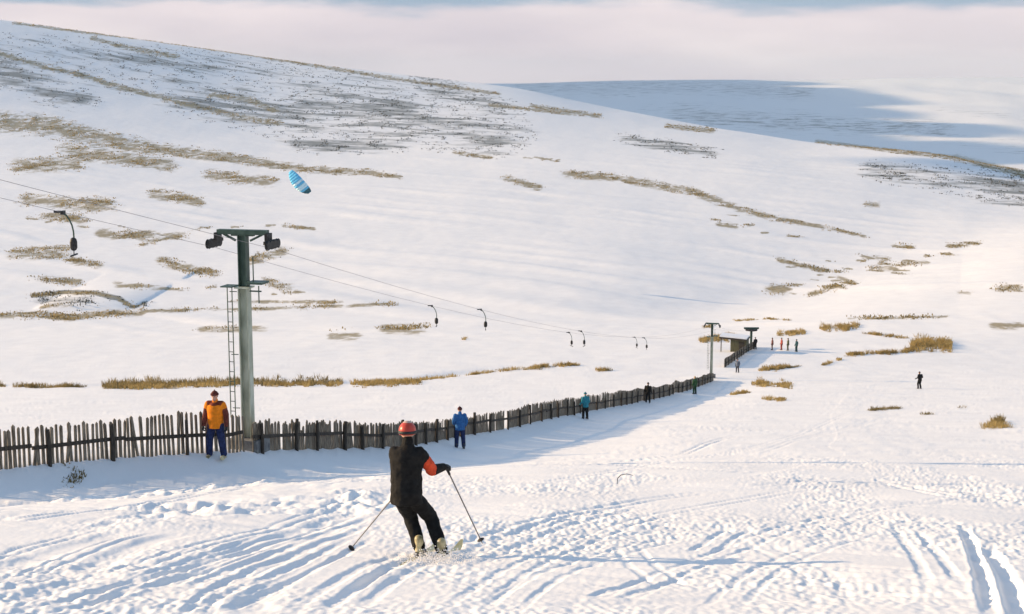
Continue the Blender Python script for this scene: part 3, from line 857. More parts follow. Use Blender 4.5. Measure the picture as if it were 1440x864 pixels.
# ------------------------------------------------------------------ people
def V(*a): return Vector(a)
STAND = dict(head=V(0, 0.02, 1.60), neck=V(0, -0.01, 1.43), chest=V(0, 0, 1.25), waist=V(0, 0, 1.03), pelvis=V(0, -0.01, 0.90),
             shl=V(-0.19, -0.01, 1.38), ell=V(-0.27, -0.03, 1.12), hal=V(-0.27, 0.10, 0.88), shr=V(0.19, -0.01, 1.38), elr=V(0.27, -0.03, 1.12), har=V(0.27, 0.10, 0.88),
             hipl=V(-0.095, 0, 0.88), knl=V(-0.13, 0.04, 0.48), anl=V(-0.15, 0, 0.10), hipr=V(0.095, 0, 0.88), knr=V(0.13, 0.04, 0.48), anr=V(0.15, 0, 0.10), face=V(0, 1, 0), lat=V(1, 0, 0))
def pose(**k):
    p = {a: b.copy() for a, b in STAND.items()}; p.update(k); return p
def torso(b, p, k, box=False):
    lat = p['lat'].normalized()
    spine = [(p['pelvis'] + V(0, 0, -0.10), 0.13, 0.11), (p['pelvis'], 0.17, 0.125), (p['waist'], 0.150, 0.115), (p['waist'].lerp(p['chest'], 0.5), 0.165, 0.12), (p['chest'], 0.190, 0.125), (p['chest'].lerp(p['neck'], 0.55), 0.185, 0.105), (p['chest'].lerp(p['neck'], 0.85), 0.10, 0.08), (p['neck'], 0.06, 0.06)]
    if box: spine[0] = (spine[0][0] + V(0, 0, -0.02), 0.176, 0.140); spine[1] = (spine[1][0], 0.172, 0.135)
    if box: spine = [(c, max(a, 0.172) if 0 < i < 5 else a, d_) for i, (c, a, d_) in enumerate(spine)]
    rs = []
    for i, (c, a, d_) in enumerate(spine):
        ax = (spine[min(i + 1, len(spine) - 1)][0] - spine[max(i - 1, 0)][0]).normalized()
        l2 = (lat - ax * lat.dot(ax)).normalized(); f2 = ax.cross(l2)
        rs.append([c + l2 * (a + k) * math.cos(t) + f2 * (d_ + k) * math.sin(t) for t in [2 * math.pi * q_ / 20 for q_ in range(20)]])
    b.rings(rs)
def glove(name, mat, wrist, dirv, palm_n, parent, side, curl=0.9):
    """palm, four bent fingers of different length and a thumb from the side of the palm"""
    dirv = dirv.normalized(); n_ = (palm_n - dirv * palm_n.dot(dirv)).normalized(); sd = dirv.cross(n_) * side
    b = MB()
    b.cap(wrist - dirv * 0.07, 0.040, wrist, 0.036)
    pc = wrist + dirv * 0.055
    rot = Matrix((sd, dirv, n_)).transposed()
    b.ball(pc, (0.048, 0.062, 0.026), 12, 8, rot)
    for i, (off, ln) in enumerate(((-0.034, 0.070), (-0.012, 0.080), (0.011, 0.076), (0.032, 0.060))):
        k0 = wrist + dirv * 0.10 + sd * off
        d1 = (dirv * math.cos(curl) + n_ * math.sin(curl)).normalized(); k1 = k0 + d1 * ln * 0.55
        d2 = (dirv * math.cos(curl * 2.3) + n_ * math.sin(curl * 2.3)).normalized(); k2 = k1 + d2 * ln * 0.55
        b.cap(k0, 0.0125, k1, 0.0115, 8); b.cap(k1, 0.0115, k2, 0.0095, 8)
    t0 = wrist + dirv * 0.035 - sd * 0.040; t1 = t0 + (dirv * 0.6 - sd * 0.55 + n_ * 0.5).normalized() * 0.042; t2 = t1 + (dirv * 0.8 + n_ * 0.6 + sd * 0.2).normalized() * 0.036
    b.cap(t0, 0.016, t1, 0.014, 8); b.cap(t1, 0.014, t2, 0.011, 8)
    return b.build(name, mat, parent, voxel=0.0065, smooth_it=2)

FOLD = bpy.data.textures.new("cloth_folds", 'CLOUDS'); FOLD.noise_scale = 0.11; FOLD.noise_depth = 2
def folds(o):
    if o.parent.location.y > 30: return o
    m = o.modifiers.new('folds', 'DISPLACE'); m.texture = FOLD; m.strength = 0.032; m.mid_level = 0.5; m.texture_coords = 'LOCAL'
    return o
def person(label, P, yaw, p, jacket, trousers, glv, bootm, hat, voxel=0.012, helmet=False, sleeves=None, yoke=None, forearm=None, group="people on the ski slope", scale=1.0, hat_name=None):
    root = empty("person", P, yaw); tag(root, label, "person", group)
    root.scale = (scale,) * 3
    hd = p['head']; f = p['face'].normalized(); lat = Vector((f.y, -f.x, 0)).normalized(); upv = lat.cross(f)
    hrot = Matrix((lat, f, upv)).transposed()
    b = MB()                                              # the body, one continuous surface
    torso(b, p, -0.02)
    b.cap(p['neck'] - V(0, 0, 0.04), 0.058, hd - upv * 0.06, 0.052)
    b.ball(hd + upv * 0.02, (0.076, 0.095, 0.105), 18, 14, hrot)
    b.ball(hd + f * 0.03 - upv * 0.06, (0.056, 0.066, 0.065), 14, 10, hrot)
    b.ball(hd + f * 0.103 - upv * 0.015, (0.014, 0.020, 0.026), 8, 6, hrot)
    b.ball(hd + f * 0.085 + upv * 0.022, (0.058, 0.02, 0.014), 8, 6, hrot)
    b.ball(hd + f * 0.088 - upv * 0.065, (0.026, 0.014, 0.012), 8, 6, hrot)
    for s_ in (-1, 1): b.ball(hd + lat * 0.078 * s_ - f * 0.005, (0.013, 0.024, 0.034), 8, 6, hrot)
    for s_ in ('l', 'r'):
        b.cap(p['sh' + s_], 0.055, p['el' + s_], 0.040); b.cap(p['el' + s_], 0.040, p['ha' + s_], 0.028)
        b.cap(p['hip' + s_], 0.088, p['kn' + s_], 0.056); b.cap(p['kn' + s_], 0.056, p['an' + s_], 0.040)
        hdv = (p['ha' + s_] - p['el' + s_]).normalized(); b.cap(p['ha' + s_], 0.028, p['ha' + s_] + hdv * 0.06, 0.026)
        b.cap(p['an' + s_] + V(0, -0.03, -0.04), 0.04, p['an' + s_] + V(0, 0.11, -0.055), 0.033)
    b.build("body", M_SKIN, root, voxel=max(voxel, 0.010), smooth_it=2)
    for s_ in (-1, 1):
        e = MB(); e.ball(hd + f * 0.083 + lat * 0.031 * s_ + upv * 0.004, 0.011, 8, 6); e.build("eye", M_BLACK, root, True)
    j = MB(); torso(j, p, 0.032, True)
    j.cap(p['neck'] - V(0, 0, 0.03), 0.088, p['neck'] + V(0, 0.005, 0.065), 0.074)
    j.ball(p['pelvis'] + V(0, 0, -0.05), (0.198, 0.168, 0.09), 18, 8)
    for s_ in ('l', 'r'):
        if sleeves is None:
            j.cap(p['sh' + s_], 0.088, p['el' + s_], 0.070); j.cap(p['el' + s_], 0.070, p['ha' + s_], 0.052)
        else:
            j.cap(p['sh' + s_], 0.088, p['sh' + s_].lerp(p['el' + s_], 0.28), 0.092)
            k = MB(); k.cap(p['sh' + s_].lerp(p['el' + s_], 0.25), 0.088, p['el' + s_], 0.074)
            if forearm is None: k.cap(p['el' + s_], 0.074, p['ha' + s_], 0.052)
            folds(k.build("sleeve", sleeves, root, voxel=voxel))
            if forearm is not None:
                k = MB(); k.cap(p['el' + s_].lerp(p['ha' + s_], 0.06), 0.077, p['ha' + s_], 0.055); k.build("forearm_cuff", forearm, root, voxel=voxel)
    folds(j.build("jacket", jacket, root, voxel=voxel))
    if yoke is not None:
        k = MB(); c = p['chest'].lerp(p['neck'], 0.75)
        k.cap(p['shl'] + V(0.02, 0, 0.012), 0.088, p['shr'] + V(-0.02, 0, 0.012), 0.088); k.ball(c, (0.15, 0.142, 0.075), 16, 8)
        k.build("yoke", yoke, root, voxel=voxel)
    t = MB()
    t.ball(p['pelvis'] + V(0, 0, -0.02), (0.178, 0.140, 0.14), 18, 10)
    for s_ in ('l', 'r'):
        t.cap(p['hip' + s_], 0.116, p['kn' + s_], 0.094); t.cap(p['kn' + s_], 0.094, p['an' + s_].lerp(p['kn' + s_], 0.02), 0.084)
    folds(t.build("trousers", trousers, root, voxel=voxel))
    for s_, sg in (('l', -1), ('r', 1)):
        hv = p['ha' + s_] - p['el' + s_]
        glove("glove", glv, p['ha' + s_] + hv.normalized() * 0.02, hv, p.get('palm' + s_, V(-sg, 0.2, 0)), root, sg)
        a = p['an' + s_]; bo = MB()
        bo.cap(a + V(0, -0.02, 0.10), 0.060, a + V(0, -0.02, -0.02), 0.060); bo.cap(a + V(0, -0.04, -0.045), 0.050, a + V(0, 0.15, -0.055), 0.046); bo.box(a + V(0, 0.045, -0.09), (0.095, 0.30, 0.03))
        bo.build("boot", bootm, root, voxel=0.010, smooth_it=2)
    h = MB()
    if helmet:
        n_, m_ = 20, 12; rs = []
        for jx in range(0, 9):
            ph = math.pi * (0.02 + 0.60 * jx / 8)
            rs.append([hd + upv * 0.035 + hrot @ V(0.112 * math.sin(ph) * math.cos(t_), 0.130 * math.sin(ph) * math.sin(t_), 0.125 * math.cos(ph)) for t_ in [2 * math.pi * q_ / n_ for q_ in range(n_)]])
        h.rings(rs)
        ho = h.build("helmet", hat, root, True)
        g = MB(); g.rings([[hd + upv * (0.020 + dz) + hrot @ V(r_ * 0.113 * math.cos(t_), r_ * 0.128 * math.sin(t_), 0) for t_ in [2 * math.pi * q_ / 20 for q_ in range(20)]] for dz, r_ in ((-0.02, 0.99), (-0.018, 1.06), (0.018, 1.06), (0.02, 0.99))])
        g.build("goggle_strap", M_BLACK, ho, True)
        g = MB(); g.rings([[hd + upv * (0.095 + dz) + hrot @ V(r_ * 0.112 * math.cos(t_), r_ * 0.128 * math.sin(t_), 0) for t_ in [2 * math.pi * q_ / 20 for q_ in range(20)]] for dz, r_ in ((0.030, 0.60), (0.040, 0.58), (0.056, 0.44), (0.066, 0.22), (0.069, 0.05))])
        g.build("helmet_highlight", material("helmet_highlight_tone", (0.52, 0.36, 0.28), 0.3, (0.6, 0.42, 0.33), 8), ho, True)  # pale cap paints the highlight on top of the red helmet
    else:
        for jx in range(1): pass
        rs = []
        for jx in range(0, 8):
            ph = math.pi * (0.02 + 0.50 * jx / 7)
            rs.append([hd + upv * 0.035 - f * 0.006 + hrot @ V(0.092 * math.sin(ph) * math.cos(t_), 0.108 * math.sin(ph) * math.sin(t_), 0.105 * math.cos(ph)) for t_ in [2 * math.pi * q_ / 16 for q_ in range(16)]])
        h.rings(rs); h.ball(hd + upv * 0.15, 0.018, 8, 6)
        ho = h.build(hat_name or "knitted_hat", hat, root, True)
        g = MB(); g.rings([[hd + upv * (0.045 + dz) - f * 0.006 + hrot @ V(r_ * 0.094 * math.cos(t_), r_ * 0.110 * math.sin(t_), 0) for t_ in [2 * math.pi * q_ / 16 for q_ in range(16)]] for dz, r_ in ((-0.022, 0.98), (-0.02, 1.07), (0.02, 1.07), (0.022, 0.98))])
        g.build("hat_brim", hat, ho, True)
    return root

C_BLACK = cloth("black_shell_cloth", (0.013, 0.012, 0.011))
C_BLACK2 = cloth("black_trouser_cloth", (0.010, 0.010, 0.010))
C_RED = cloth("red_orange_sleeve_cloth", (0.62, 0.075, 0.03), 0.2)
C_NAVY = cloth("navy_cloth", (0.020, 0.030, 0.085))
M_BOOT = material("cream_boot_plastic", (0.16, 0.13, 0.06), 0.4, (0.60, 0.52, 0.30), 9)
M_BOOT_DK = material("dark_boot_plastic", (0.03, 0.03, 0.035), 0.4, (0.06, 0.06, 0.06), 10)
M_HELM = material("red_helmet_paint", (0.42, 0.045, 0.03), 0.35, (0.50, 0.07, 0.04), 5)

# --- the skier in front
SK = on_ground(608, 781)
skp = pose(head=V(-0.317, 0.15, 1.575), neck=V(-0.31, 0.09, 1.425), chest=V(-0.32, 0.07, 1.23), waist=V(-0.325, 0.02, 0.99), pelvis=V(-0.32, -0.05, 0.83),
           shl=V(-0.470, 0.10, 1.335), ell=V(-0.455, 0.33, 1.12), hal=V(-0.44, 0.46, 0.86), shr=V(-0.160, 0.09, 1.335), elr=V(0.00, 0.20, 1.075), har=V(0.125, 0.43, 1.055),
           hipl=V(-0.40, -0.04, 0.79), knl=V(-0.29, 0.20, 0.46), anl=V(-0.170, 0, 0.12), hipr=V(-0.24, -0.04, 0.79), knr=V(-0.03, 0.20, 0.45), anr=V(0.120, -0.02, 0.09),
           face=V(0.06, 1, -0.10), lat=V(1, 0, 0), palml=V(0.2, -0.3, -1), palmr=V(-0.4, -0.3, -1))
sk = person("skier in black with red sleeves and red helmet turning in the foreground", SK, 0, skp, C_BLACK, C_BLACK2, M_BLACK, M_BOOT, M_HELM, 0.011, True, C_RED, None, C_BLACK)
M_SKI = material("pale_yellow_ski", (0.62, 0.50, 0.22), 0.35, (0.72, 0.62, 0.34), 6)
M_POLE = material("grey_pole_alloy", (0.16, 0.15, 0.15), 0.35, (0.24, 0.22, 0.21), 10, metal=0.5)
def make_ski(P, yaw, pitch_, roll, label):
    root = empty("ski", P); tag(root, label, "ski", "skis under the foreground skier")
    root.rotation_euler = (pitch_, roll, yaw)
    b = MB(); rs = []
    for y, w_, z, t_ in ((-0.74, 0.045, 0.015, 0.010), (-0.70, 0.052, 0.008, 0.012), (-0.4, 0.043, 0.010, 0.016), (0, 0.037, 0.014, 0.024), (0.4, 0.042, 0.010, 0.016), (0.75, 0.052, 0.008, 0.012), (0.88, 0.046, 0.045, 0.010), (0.97, 0.018, 0.115, 0.008)):
        rs.append([(-w_, y, z), (w_, y, z), (w_ * 0.9, y, z + t_), (-w_ * 0.9, y, z + t_)])
    b.rings(rs); b.build("ski_body", M_SKI, root)
    for y in (-0.15, 0.17):
        c = MB(); c.box((0, y, 0.055), (0.06, 0.09, 0.045)); c.build("binding", M_BOOT_DK, root)
    return root
tilt = math.atan(-0.215)
for a, s_, lb in ((skp['anl'], -1, "left cream ski under the foreground skier"), (skp['anr'], 1, "right cream ski under the foreground skier")):
    make_ski(SK + a + V(0.0, 0.02, -0.15), R(-14), tilt * 0.75, R(12), lb)
def make_pole(h, t, label):
    root = empty("ski_pole", t); tag(root, label, "ski pole", "ski poles of the foreground skier")
    dv = (h - t); L = dv.length
    root.rotation_euler = dv.to_track_quat('Z', 'Y').to_euler()
    b = MB(); b.tube([(0, 0, 0.0), (0, 0, 0.04), (0, 0, L - 0.06)], [0.004, 0.008, 0.010], 8); b.build("shaft", M_POLE, root)
    b = MB(); b.tube([(0, 0, L - 0.10), (0, 0, L - 0.03), (0, 0, L + 0.05)], [0.016, 0.019, 0.022], 10); b.build("grip", M_BLACK, root)
    b = MB(); b.rings([[(r_ * math.cos(q_), r_ * math.sin(q_), z) for q_ in [2 * math.pi * k / 14 for k in range(14)]] for z, r_ in ((0.05, 0.012), (0.055, 0.048), (0.065, 0.050), (0.085, 0.014))]); b.build("basket", M_BLACK, root)
def hand_of(s_):
    hv = (skp['ha' + s_] - skp['el' + s_]).normalized(); return SK + skp['ha' + s_] + hv * 0.09
tl = on_ground(485, 765)
make_pole(hand_of('l') + V(0, 0, -0.03), V(SK.x - 1.17, SK.y + 0.80, gz(SK.x - 1.17, SK.y + 0.80) - 0.02), "ski pole planted out to the left of the foreground skier")
make_pole(hand_of('r') + V(0, 0, -0.03), SK + V(0.635, 0.60, -0.04), "ski pole trailing on the right of the foreground skier below the gloved hand")
# snow thrown up by the skis
b = MB()
for k in range(1500):
    t = random.random() ** 1.6
    x = SK.x + random.uniform(-0.25, 0.35) + random.gauss(0, 0.14) ; y = SK.y - 0.15 - t * 1.0 + random.gauss(0, 0.12)
    z = gz(x, y) + abs(random.gauss(0, 0.07)) * (1.0 - 0.5 * t)
    r = random.uniform(0.003, 0.010)
    b.ball((x - SK.x, y - SK.y, z - SK.z), (r, r, r * 0.8), 5, 4)
o = b.build("snow_spray", M_SNOW, None, True); o.location = SK; tag(o, "crumbs of snow thrown up behind the foreground skis", "snow", kind='stuff')

# --- others
person("man in an orange jacket and navy trousers standing at the fence by the lift pylon", OR, R(172),
       pose(hal=V(-0.30, 0.06, 0.86), har=V(0.29, 0.08, 0.86), anl=V(-0.19, 0, 0.10), anr=V(0.19, 0, 0.10), knl=V(-0.155, 0.05, 0.48), knr=V(0.155, 0.05, 0.48)),
       cloth("bright_orange_cloth", (0.80, 0.22, 0.012), 0.15), C_NAVY, M_BLACK, M_BOOT, cloth("dark_maroon_knit", (0.10, 0.025, 0.018)), 0.013, sleeves=cloth("plum_brown_cloth", (0.13, 0.035, 0.025)), yoke=cloth("maroon_cloth", (0.16, 0.035, 0.02)), scale=1.13)
BL = on_ground(647, 631)
person("man in blue jacket and dark blue trousers seen from behind in front of the fence", BL, R(10), pose(hal=V(-0.23, 0.16, 0.98), har=V(0.25, 0.12, 0.92)),
       cloth("blue_cloth", (0.035, 0.13, 0.32), 0.2), C_NAVY, M_BLACK, M_BOOT_DK, cloth("dark_red_knit", (0.07, 0.015, 0.015)), 0.016)
TE = on_ground(823, 590)
person("small figure in a teal jacket and black trousers near the fence", TE, R(30), pose(hal=V(-0.30, 0.14, 0.95), har=V(0.30, 0.14, 0.95)),
       cloth("teal_cloth", (0.03, 0.22, 0.27), 0.2), C_BLACK2, M_BLACK, M_BOOT_DK, cloth("teal_knit", (0.03, 0.16, 0.20)), 0.02)
B9 = on_ground(911, 567)
person("small figure all in black standing against the far fence", B9, R(-20), pose(), C_BLACK, C_BLACK2, M_BLACK, M_BOOT_DK, C_BLACK, 0.022)
person("small figure with a dark green top just before the distant pylon", on_ground(977, 554), R(40), pose(), cloth("dark_green_cloth", (0.03, 0.08, 0.03)), cloth("green_trouser_cloth", (0.02, 0.055, 0.025)), M_BLACK, M_BOOT_DK, cloth("tan_knit", (0.35, 0.25, 0.13)), 0.024)
person("tiny slate grey figure on the snow beside the slanting fence", on_ground(1037, 524), R(150), pose(), cloth("slate_cloth", (0.10, 0.12, 0.16)), cloth("dark_slate_cloth", (0.05, 0.05, 0.06)), M_BLACK, M_BOOT_DK, C_BLACK, 0.028)
person("lone dark skier on the open snow far to the right", on_ground(1293, 547), R(20), pose(hal=V(-0.30, 0.22, 1.0), har=V(0.30, 0.22, 1.0), knl=V(-0.12, 0.12, 0.48), knr=V(0.12, 0.12, 0.48), head=V(0, 0.10, 1.56), neck=V(0, 0.06, 1.41)), C_BLACK, C_BLACK2, M_BLACK, M_BOOT_DK, C_BLACK, 0.024, scale=1.05)
for px, py, yw, jc, lb in ((1062, 490, 20, (0.02, 0.018, 0.02), "tiny black clad figure at the hut end of the tow queue"),
                           (1086, 491, 80, (0.16, 0.07, 0.06), "tiny brown red figure leftmost of the row waiting right of the hut"),
                           (1099, 492, 95, (0.34, 0.07, 0.05), "tiny bright red figure in the row waiting right of the hut"),
                           (1108, 493, 70, (0.12, 0.11, 0.05), "tiny olive figure between the red one and the dark teal one in the queue"),
                           (1120, 494, 110, (0.02, 0.06, 0.075), "tiny dark teal figure at the right end of the waiting row")):
    person(lb, on_ground(px, py), R(yw), pose(), cloth("queue_jacket_cloth", jc), cloth("queue_trouser_cloth", tuple(x * 0.6 for x in jc)), M_BLACK, M_BOOT_DK, C_BLACK, 0.03, group="people queuing at the bottom of the tow", scale=1.05)

# ------------------------------------------------------------------ kite
KY = 330.0
kx = float(u_of(422, 256)) * KY; kz = float(m_of(256)) * KY
kite = empty("kite", (kx, KY, kz)); kite.scale = (1.15, 1.15, 1.15); tag(kite, "light blue foil kite flying low over the snowy hillside", "kite")
M_K1 = cloth("sky_blue_ripstop", (0.10, 0.42, 0.70), 0.12, 2); M_K2 = cloth("pale_blue_ripstop", (0.45, 0.68, 0.80), 0.1, 2); M_K3 = cloth("dark_teal_ripstop", (0.02, 0.10, 0.14), 0.1, 2)
ang = R(-50)
ax = Vector((math.cos(ang), 0.15, math.sin(ang))).normalized(); chord = Vector((0.62, -0.35, 0.70)).normalized(); nrm = ax.cross(chord).normalized(); chord = nrm.cross(ax)
NC = 12
for k in range(NC):
    b = MB(); rs = []  # one cell
    for e in (k / NC, (k + 0.5) / NC, (k + 1) / NC):
        s_ = e * 2 - 1; bow = 0.9 * (1 - s_ * s_); cl = 2.7 * math.sqrt(max(0.12, 1 - s_ * s_ * 0.9)); puff = 0.06 if e not in (k / NC, (k + 1) / NC) else 0.0
        c = ax * s_ * 2.9 + nrm * bow
        rs.append([c + chord * cl * a_ + nrm * (h_ * cl + (puff if h_ > 0 else -puff)) for a_, h_ in ((-0.5, 0.0), (-0.25, 0.05), (0.2, 0.09), (0.45, 0.06), (0.5, 0.01), (0.42, -0.05), (0.1, -0.04), (-0.25, -0.015))])
    b.rings(rs)
    b.build("cell", (M_K3 if k >= NC - 2 else M_K2 if k in (5, 7, 8) else M_K1), kite, True)
b = MB()
for s_ in (-0.8, -0.4, 0, 0.4, 0.8):
    b.tube([ax * s_ * 2.9 + nrm * 0.9 * (1 - s_ * s_) - nrm * 0.06, ax * s_ * 0.15 - nrm * 4.0], 0.008, 4)
b.build("bridle", M_CABLE, kite)

# ------------------------------------------------------------------ grass that stands out of the snow
def grass_mat(name, a, b_):
    m = material(name, a, 0.9, b_, 0.6, spec=0.1)
    n, l = m.node_tree.nodes, m.node_tree.links
    tr = n.new('ShaderNodeBsdfTranslucent'); mxs = n.new('ShaderNodeMixShader'); mxs.inputs[0].default_value = 0.45   # thin blades let light through
    src = n['Principled BSDF'].inputs['Base Color'].links[0].from_socket
    l.new(src, tr.inputs['Color']); l.new(n['Principled BSDF'].outputs[0], mxs.inputs[1]); l.new(tr.outputs[0], mxs.inputs[2])
    l.new(mxs.outputs[0], n['Material Output'].inputs['Surface'])
    return m
M_GRASS = grass_mat("straw_grass", (0.22, 0.155, 0.055), (0.46, 0.34, 0.14))
M_RUSH = grass_mat("dark_rushes", (0.10, 0.08, 0.035), (0.30, 0.225, 0.095))
def tufts(mb, x, y, n, h, spread, w):
    z = gz(x, y) - 0.03
    for _ in range(n):
        a = random.uniform(0, 2 * math.pi); r = spread * math.sqrt(random.random())
        bx_, by_ = x + r * math.cos(a), y + r * math.sin(a)
        le = random.uniform(0.1, 0.6); hh = h * random.uniform(0.5, 1.15); ta = a + random.gauss(0, 0.8)
        tx, ty = bx_ + math.cos(ta) * hh * le, by_ + math.sin(ta) * hh * le
        ww = w * random.uniform(0.6, 1.3); pa = random.uniform(0, math.pi)
        dx, dy = math.cos(pa) * ww / 2, math.sin(pa) * ww / 2
        mx_, my2 = (bx_ * 0.55 + tx * 0.45), (by_ * 0.55 + ty * 0.45)
        mb.poly([(bx_ - dx, by_ - dy, z), (bx_ + dx, by_ + dy, z), (mx_ + dx * 0.8, my2 + dy * 0.8, z + hh * 0.6), (mx_ - dx * 0.8, my2 - dy * 0.8, z + hh * 0.6), (tx, ty, z + hh)], [(0, 1, 2, 3), (3, 2, 4)])
def patch(pts, wpx, count, h, label, mat, blades=14, w=0.06, spread=0.35, vpx=None):
    mb = MB()
    P = np.array(pts, float); L = np.concatenate([[0], np.cumsum(np.hypot(*np.diff(P, axis=0).T))])
    cl = [random.uniform(0, L[-1]) for _ in range(max(4, count // 9))]
    for _ in range(count):
        s_ = min(max(random.choice(cl) + random.gauss(0, 0.02 * L[-1] + 2), -1.5), L[-1] + 1.5); px = np.interp(s_, L, P[:, 0]); py = np.interp(s_, L, P[:, 1]) + random.gauss(0, wpx)
        g_ = px_to_ground(px, py)
        tufts(mb, g_[0], g_[1], blades, h * random.choice((0.45, 0.7, 0.9, 1.15)), spread, w)
    c = on_ground(*pts[0])
    mb.v = [(a - c.x, b_ - c.y, d_ - c.z) for a, b_, d_ in mb.v]
    o = mb.build("grass", mat, None); o.location = c
    tag(o, label, "grass", "patches of dead grass in the snow", "stuff")
patch([(-30, 541), (60, 543), (118, 545)], 0.8, 140, 0.50, "thin dark strip of rushes along the stream at the far left", M_RUSH)
patch([(148, 545), (190, 541), (260, 540), (330, 538), (400, 539), (478, 538)], 2.4, 640, 0.68, "long strip of brown stream side grass behind the orange man and pylon", M_RUSH)
patch([(150, 547), (300, 543), (478, 541)], 1.6, 320, 0.5, "straw coloured fringe in front of the stream side grass behind the pylon", M_GRASS)
patch([(495, 541), (540, 539), (590, 537)], 2.2, 260, 0.55, "straw grass along the stream behind the fence above the foreground skier", M_GRASS)
patch([(590, 534), (650, 527), (700, 521), (770, 517), (812, 515)], 1.0, 220, 0.45, "thin curving grass strip along the stream towards the middle", M_GRASS)
patch([(840, 522), (858, 522)], 0.8, 26, 0.45, "small grass tuft past the end of the stream strip", M_GRASS)
patch([(1095, 469), (1130, 467)], 1.5, 110, 0.6, "ochre grass patch directly behind the waiting row of people", M_GRASS)
patch([(1155, 462), (1190, 461), (1206, 457)], 1.8, 150, 0.7, "ochre grass patch up and right of the waiting row", M_GRASS)
patch([(1205, 466), (1255, 472), (1280, 474)], 0.8, 90, 0.45, "thin line of ochre grass joining two larger patches", M_GRASS)
patch([(1283, 486), (1310, 484), (1336, 486)], 4.2, 420, 0.75, "largest ochre grass patch on the right of the valley floor", M_GRASS)
patch([(1190, 499), (1230, 497), (1270, 495), (1285, 492)], 1.2, 190, 0.55, "ochre grass line running left from the largest patch", M_GRASS)
patch([(1155, 514), (1180, 505)], 0.8, 30, 0.35, "few faint grass tufts below the ochre line", M_GRASS)
patch([(1070, 520), (1108, 516)], 1.3, 110, 0.45, "brown grass patch on the snow below the waiting row", M_GRASS)
patch([(1108, 517), (1128, 514)], 0.5, 22, 0.3, "thin grey tuft line beside the brown patch below the waiting row", M_RUSH)
patch([(1060, 538), (1085, 540), (1112, 543)], 1.6, 130, 0.40, "tan grass patch lower on the piste right of the fence end", M_GRASS)
patch([(1028, 551), (1065, 549)], 0.8, 50, 0.3, "thin tan grass streak left of the lower piste patch", M_GRASS)
patch([(1075, 561), (1100, 563)], 0.8, 40, 0.3, "small tan grass streak lowest on the piste near the fence end", M_GRASS)
patch([(1225, 576), (1268, 574)], 0.8, 60, 0.22, "dark bare streak of rushes on the piste below the lone skier", M_RUSH, w=0.04)
patch([(1300, 583), (1308, 583)], 0.6, 8, 0.2, "few dark stalks on the open snow below the lone skier", M_RUSH, w=0.04)
patch([(1385, 600), (1420, 600)], 1.6, 70, 0.28, "olive grass fringe around the tuft at the right edge", M_GRASS, w=0.03)
patch([(1398, 597), (1408, 594)], 1.2, 30, 0.45, "dark clump standing in the olive tuft at the right edge", M_RUSH, w=0.035, spread=0.2)
patch([(1035, 474), (985, 478)], 2.0, 160, 0.7, "olive grass behind the distant pylon and hut", M_GRASS)
patch([(985, 461), (1000, 459)], 0.9, 30, 0.4, "small reddish tuft behind the top of the distant pylon", M_GRASS)
patch([(1025, 452), (1080, 449), (1120, 451)], 0.5, 90, 0.35, "thin straw line on the snow above the hut roof", M_GRASS)
patch([(92, 660), (110, 658)], 1.0, 20, 0.11, "dark heather clump in the shade at the foot of the near fence", M_RUSH, w=0.03, spread=0.2)
patch([(652, 478), (655, 476)], 0.5, 8, 0.4, "single brown tuft on the valley floor under the cable", M_GRASS)
patch([(1350, 574), (1357, 573)], 0.5, 6, 0.15, "tiny stalks on the snow left of the right edge tuft", M_RUSH, w=0.03)

# clumps on the far hillside, real tufts standing where the vegetation shows
def hillside(arr, n, hmin, hmax, w, mat, name, label, thr, seed):
    r_ = np.random.default_rng(seed)
    k = np.argwhere((arr > thr) & (YG > 245) & (YG < 1650) & (PX > -60) & (PX < 1500))
    cl_ = gnoise(XG[k[:, 0], k[:, 1]] / 9.0, YG[k[:, 0], k[:, 1]] / 22.0, seed) + 0.5 * gnoise(XG[k[:, 0], k[:, 1]] / 3.0, YG[k[:, 0], k[:, 1]] / 7.0, seed + 1)
    wt = np.clip(arr[k[:, 0], k[:, 1]], 0, 1) * np.clip(cl_ + 0.12, 0, 1); wt /= wt.sum()
    pick = k[r_.choice(len(k), n, p=wt)]
    mb = MB()
    for i, j in pick:
        x = XG[i, j] + random.gauss(0, 0.4); y = YG[i, j] + random.gauss(0, 1.0); z = Zg[i, j]
        sc_ = min(max(y / 1150, 0.26), 1.0)
        for _ in range(3):
            a = random.uniform(0, math.pi); ww = sc_ * w * random.uniform(0.5, 1.3); hh = random.uniform(hmin, hmax) * (0.35 + 0.65 * sc_)
            ox, oy = random.gauss(0, w * 0.7), random.gauss(0, w * 0.7); dx, dy = math.cos(a) * ww / 2, math.sin(a) * ww / 2
            mb.poly([(x + ox - dx, y + oy - dy, z - 0.08), (x + ox + dx, y + oy + dy, z - 0.08), (x + ox + dx * 0.6 + random.gauss(0, 0.1), y + oy + dy * 0.6, z + hh * 0.8), (x + ox - dx * 0.4, y + oy - dy * 0.4, z + hh)], [(0, 1, 2, 3)])
    o = mb.build(name, mat, None); tag(o, label, "grass", None, "stuff")
hillside(gr, 11000, 0.25, 0.65, 0.8, grass_mat("moor_grass_blades", (0.15, 0.115, 0.05), (0.38, 0.29, 0.13)), "moor_grass", "tufts of moor grass showing through the snow on the hillside", 0.22, 71)
hillside(he, 8000, 0.25, 0.60, 0.9, material("heather_stems", (0.035, 0.035, 0.028), 0.9, (0.10, 0.09, 0.06), 0.5, spec=0.1), "heather", "dark heather streaks showing through the snow on the upper hillside", 0.25, 81)
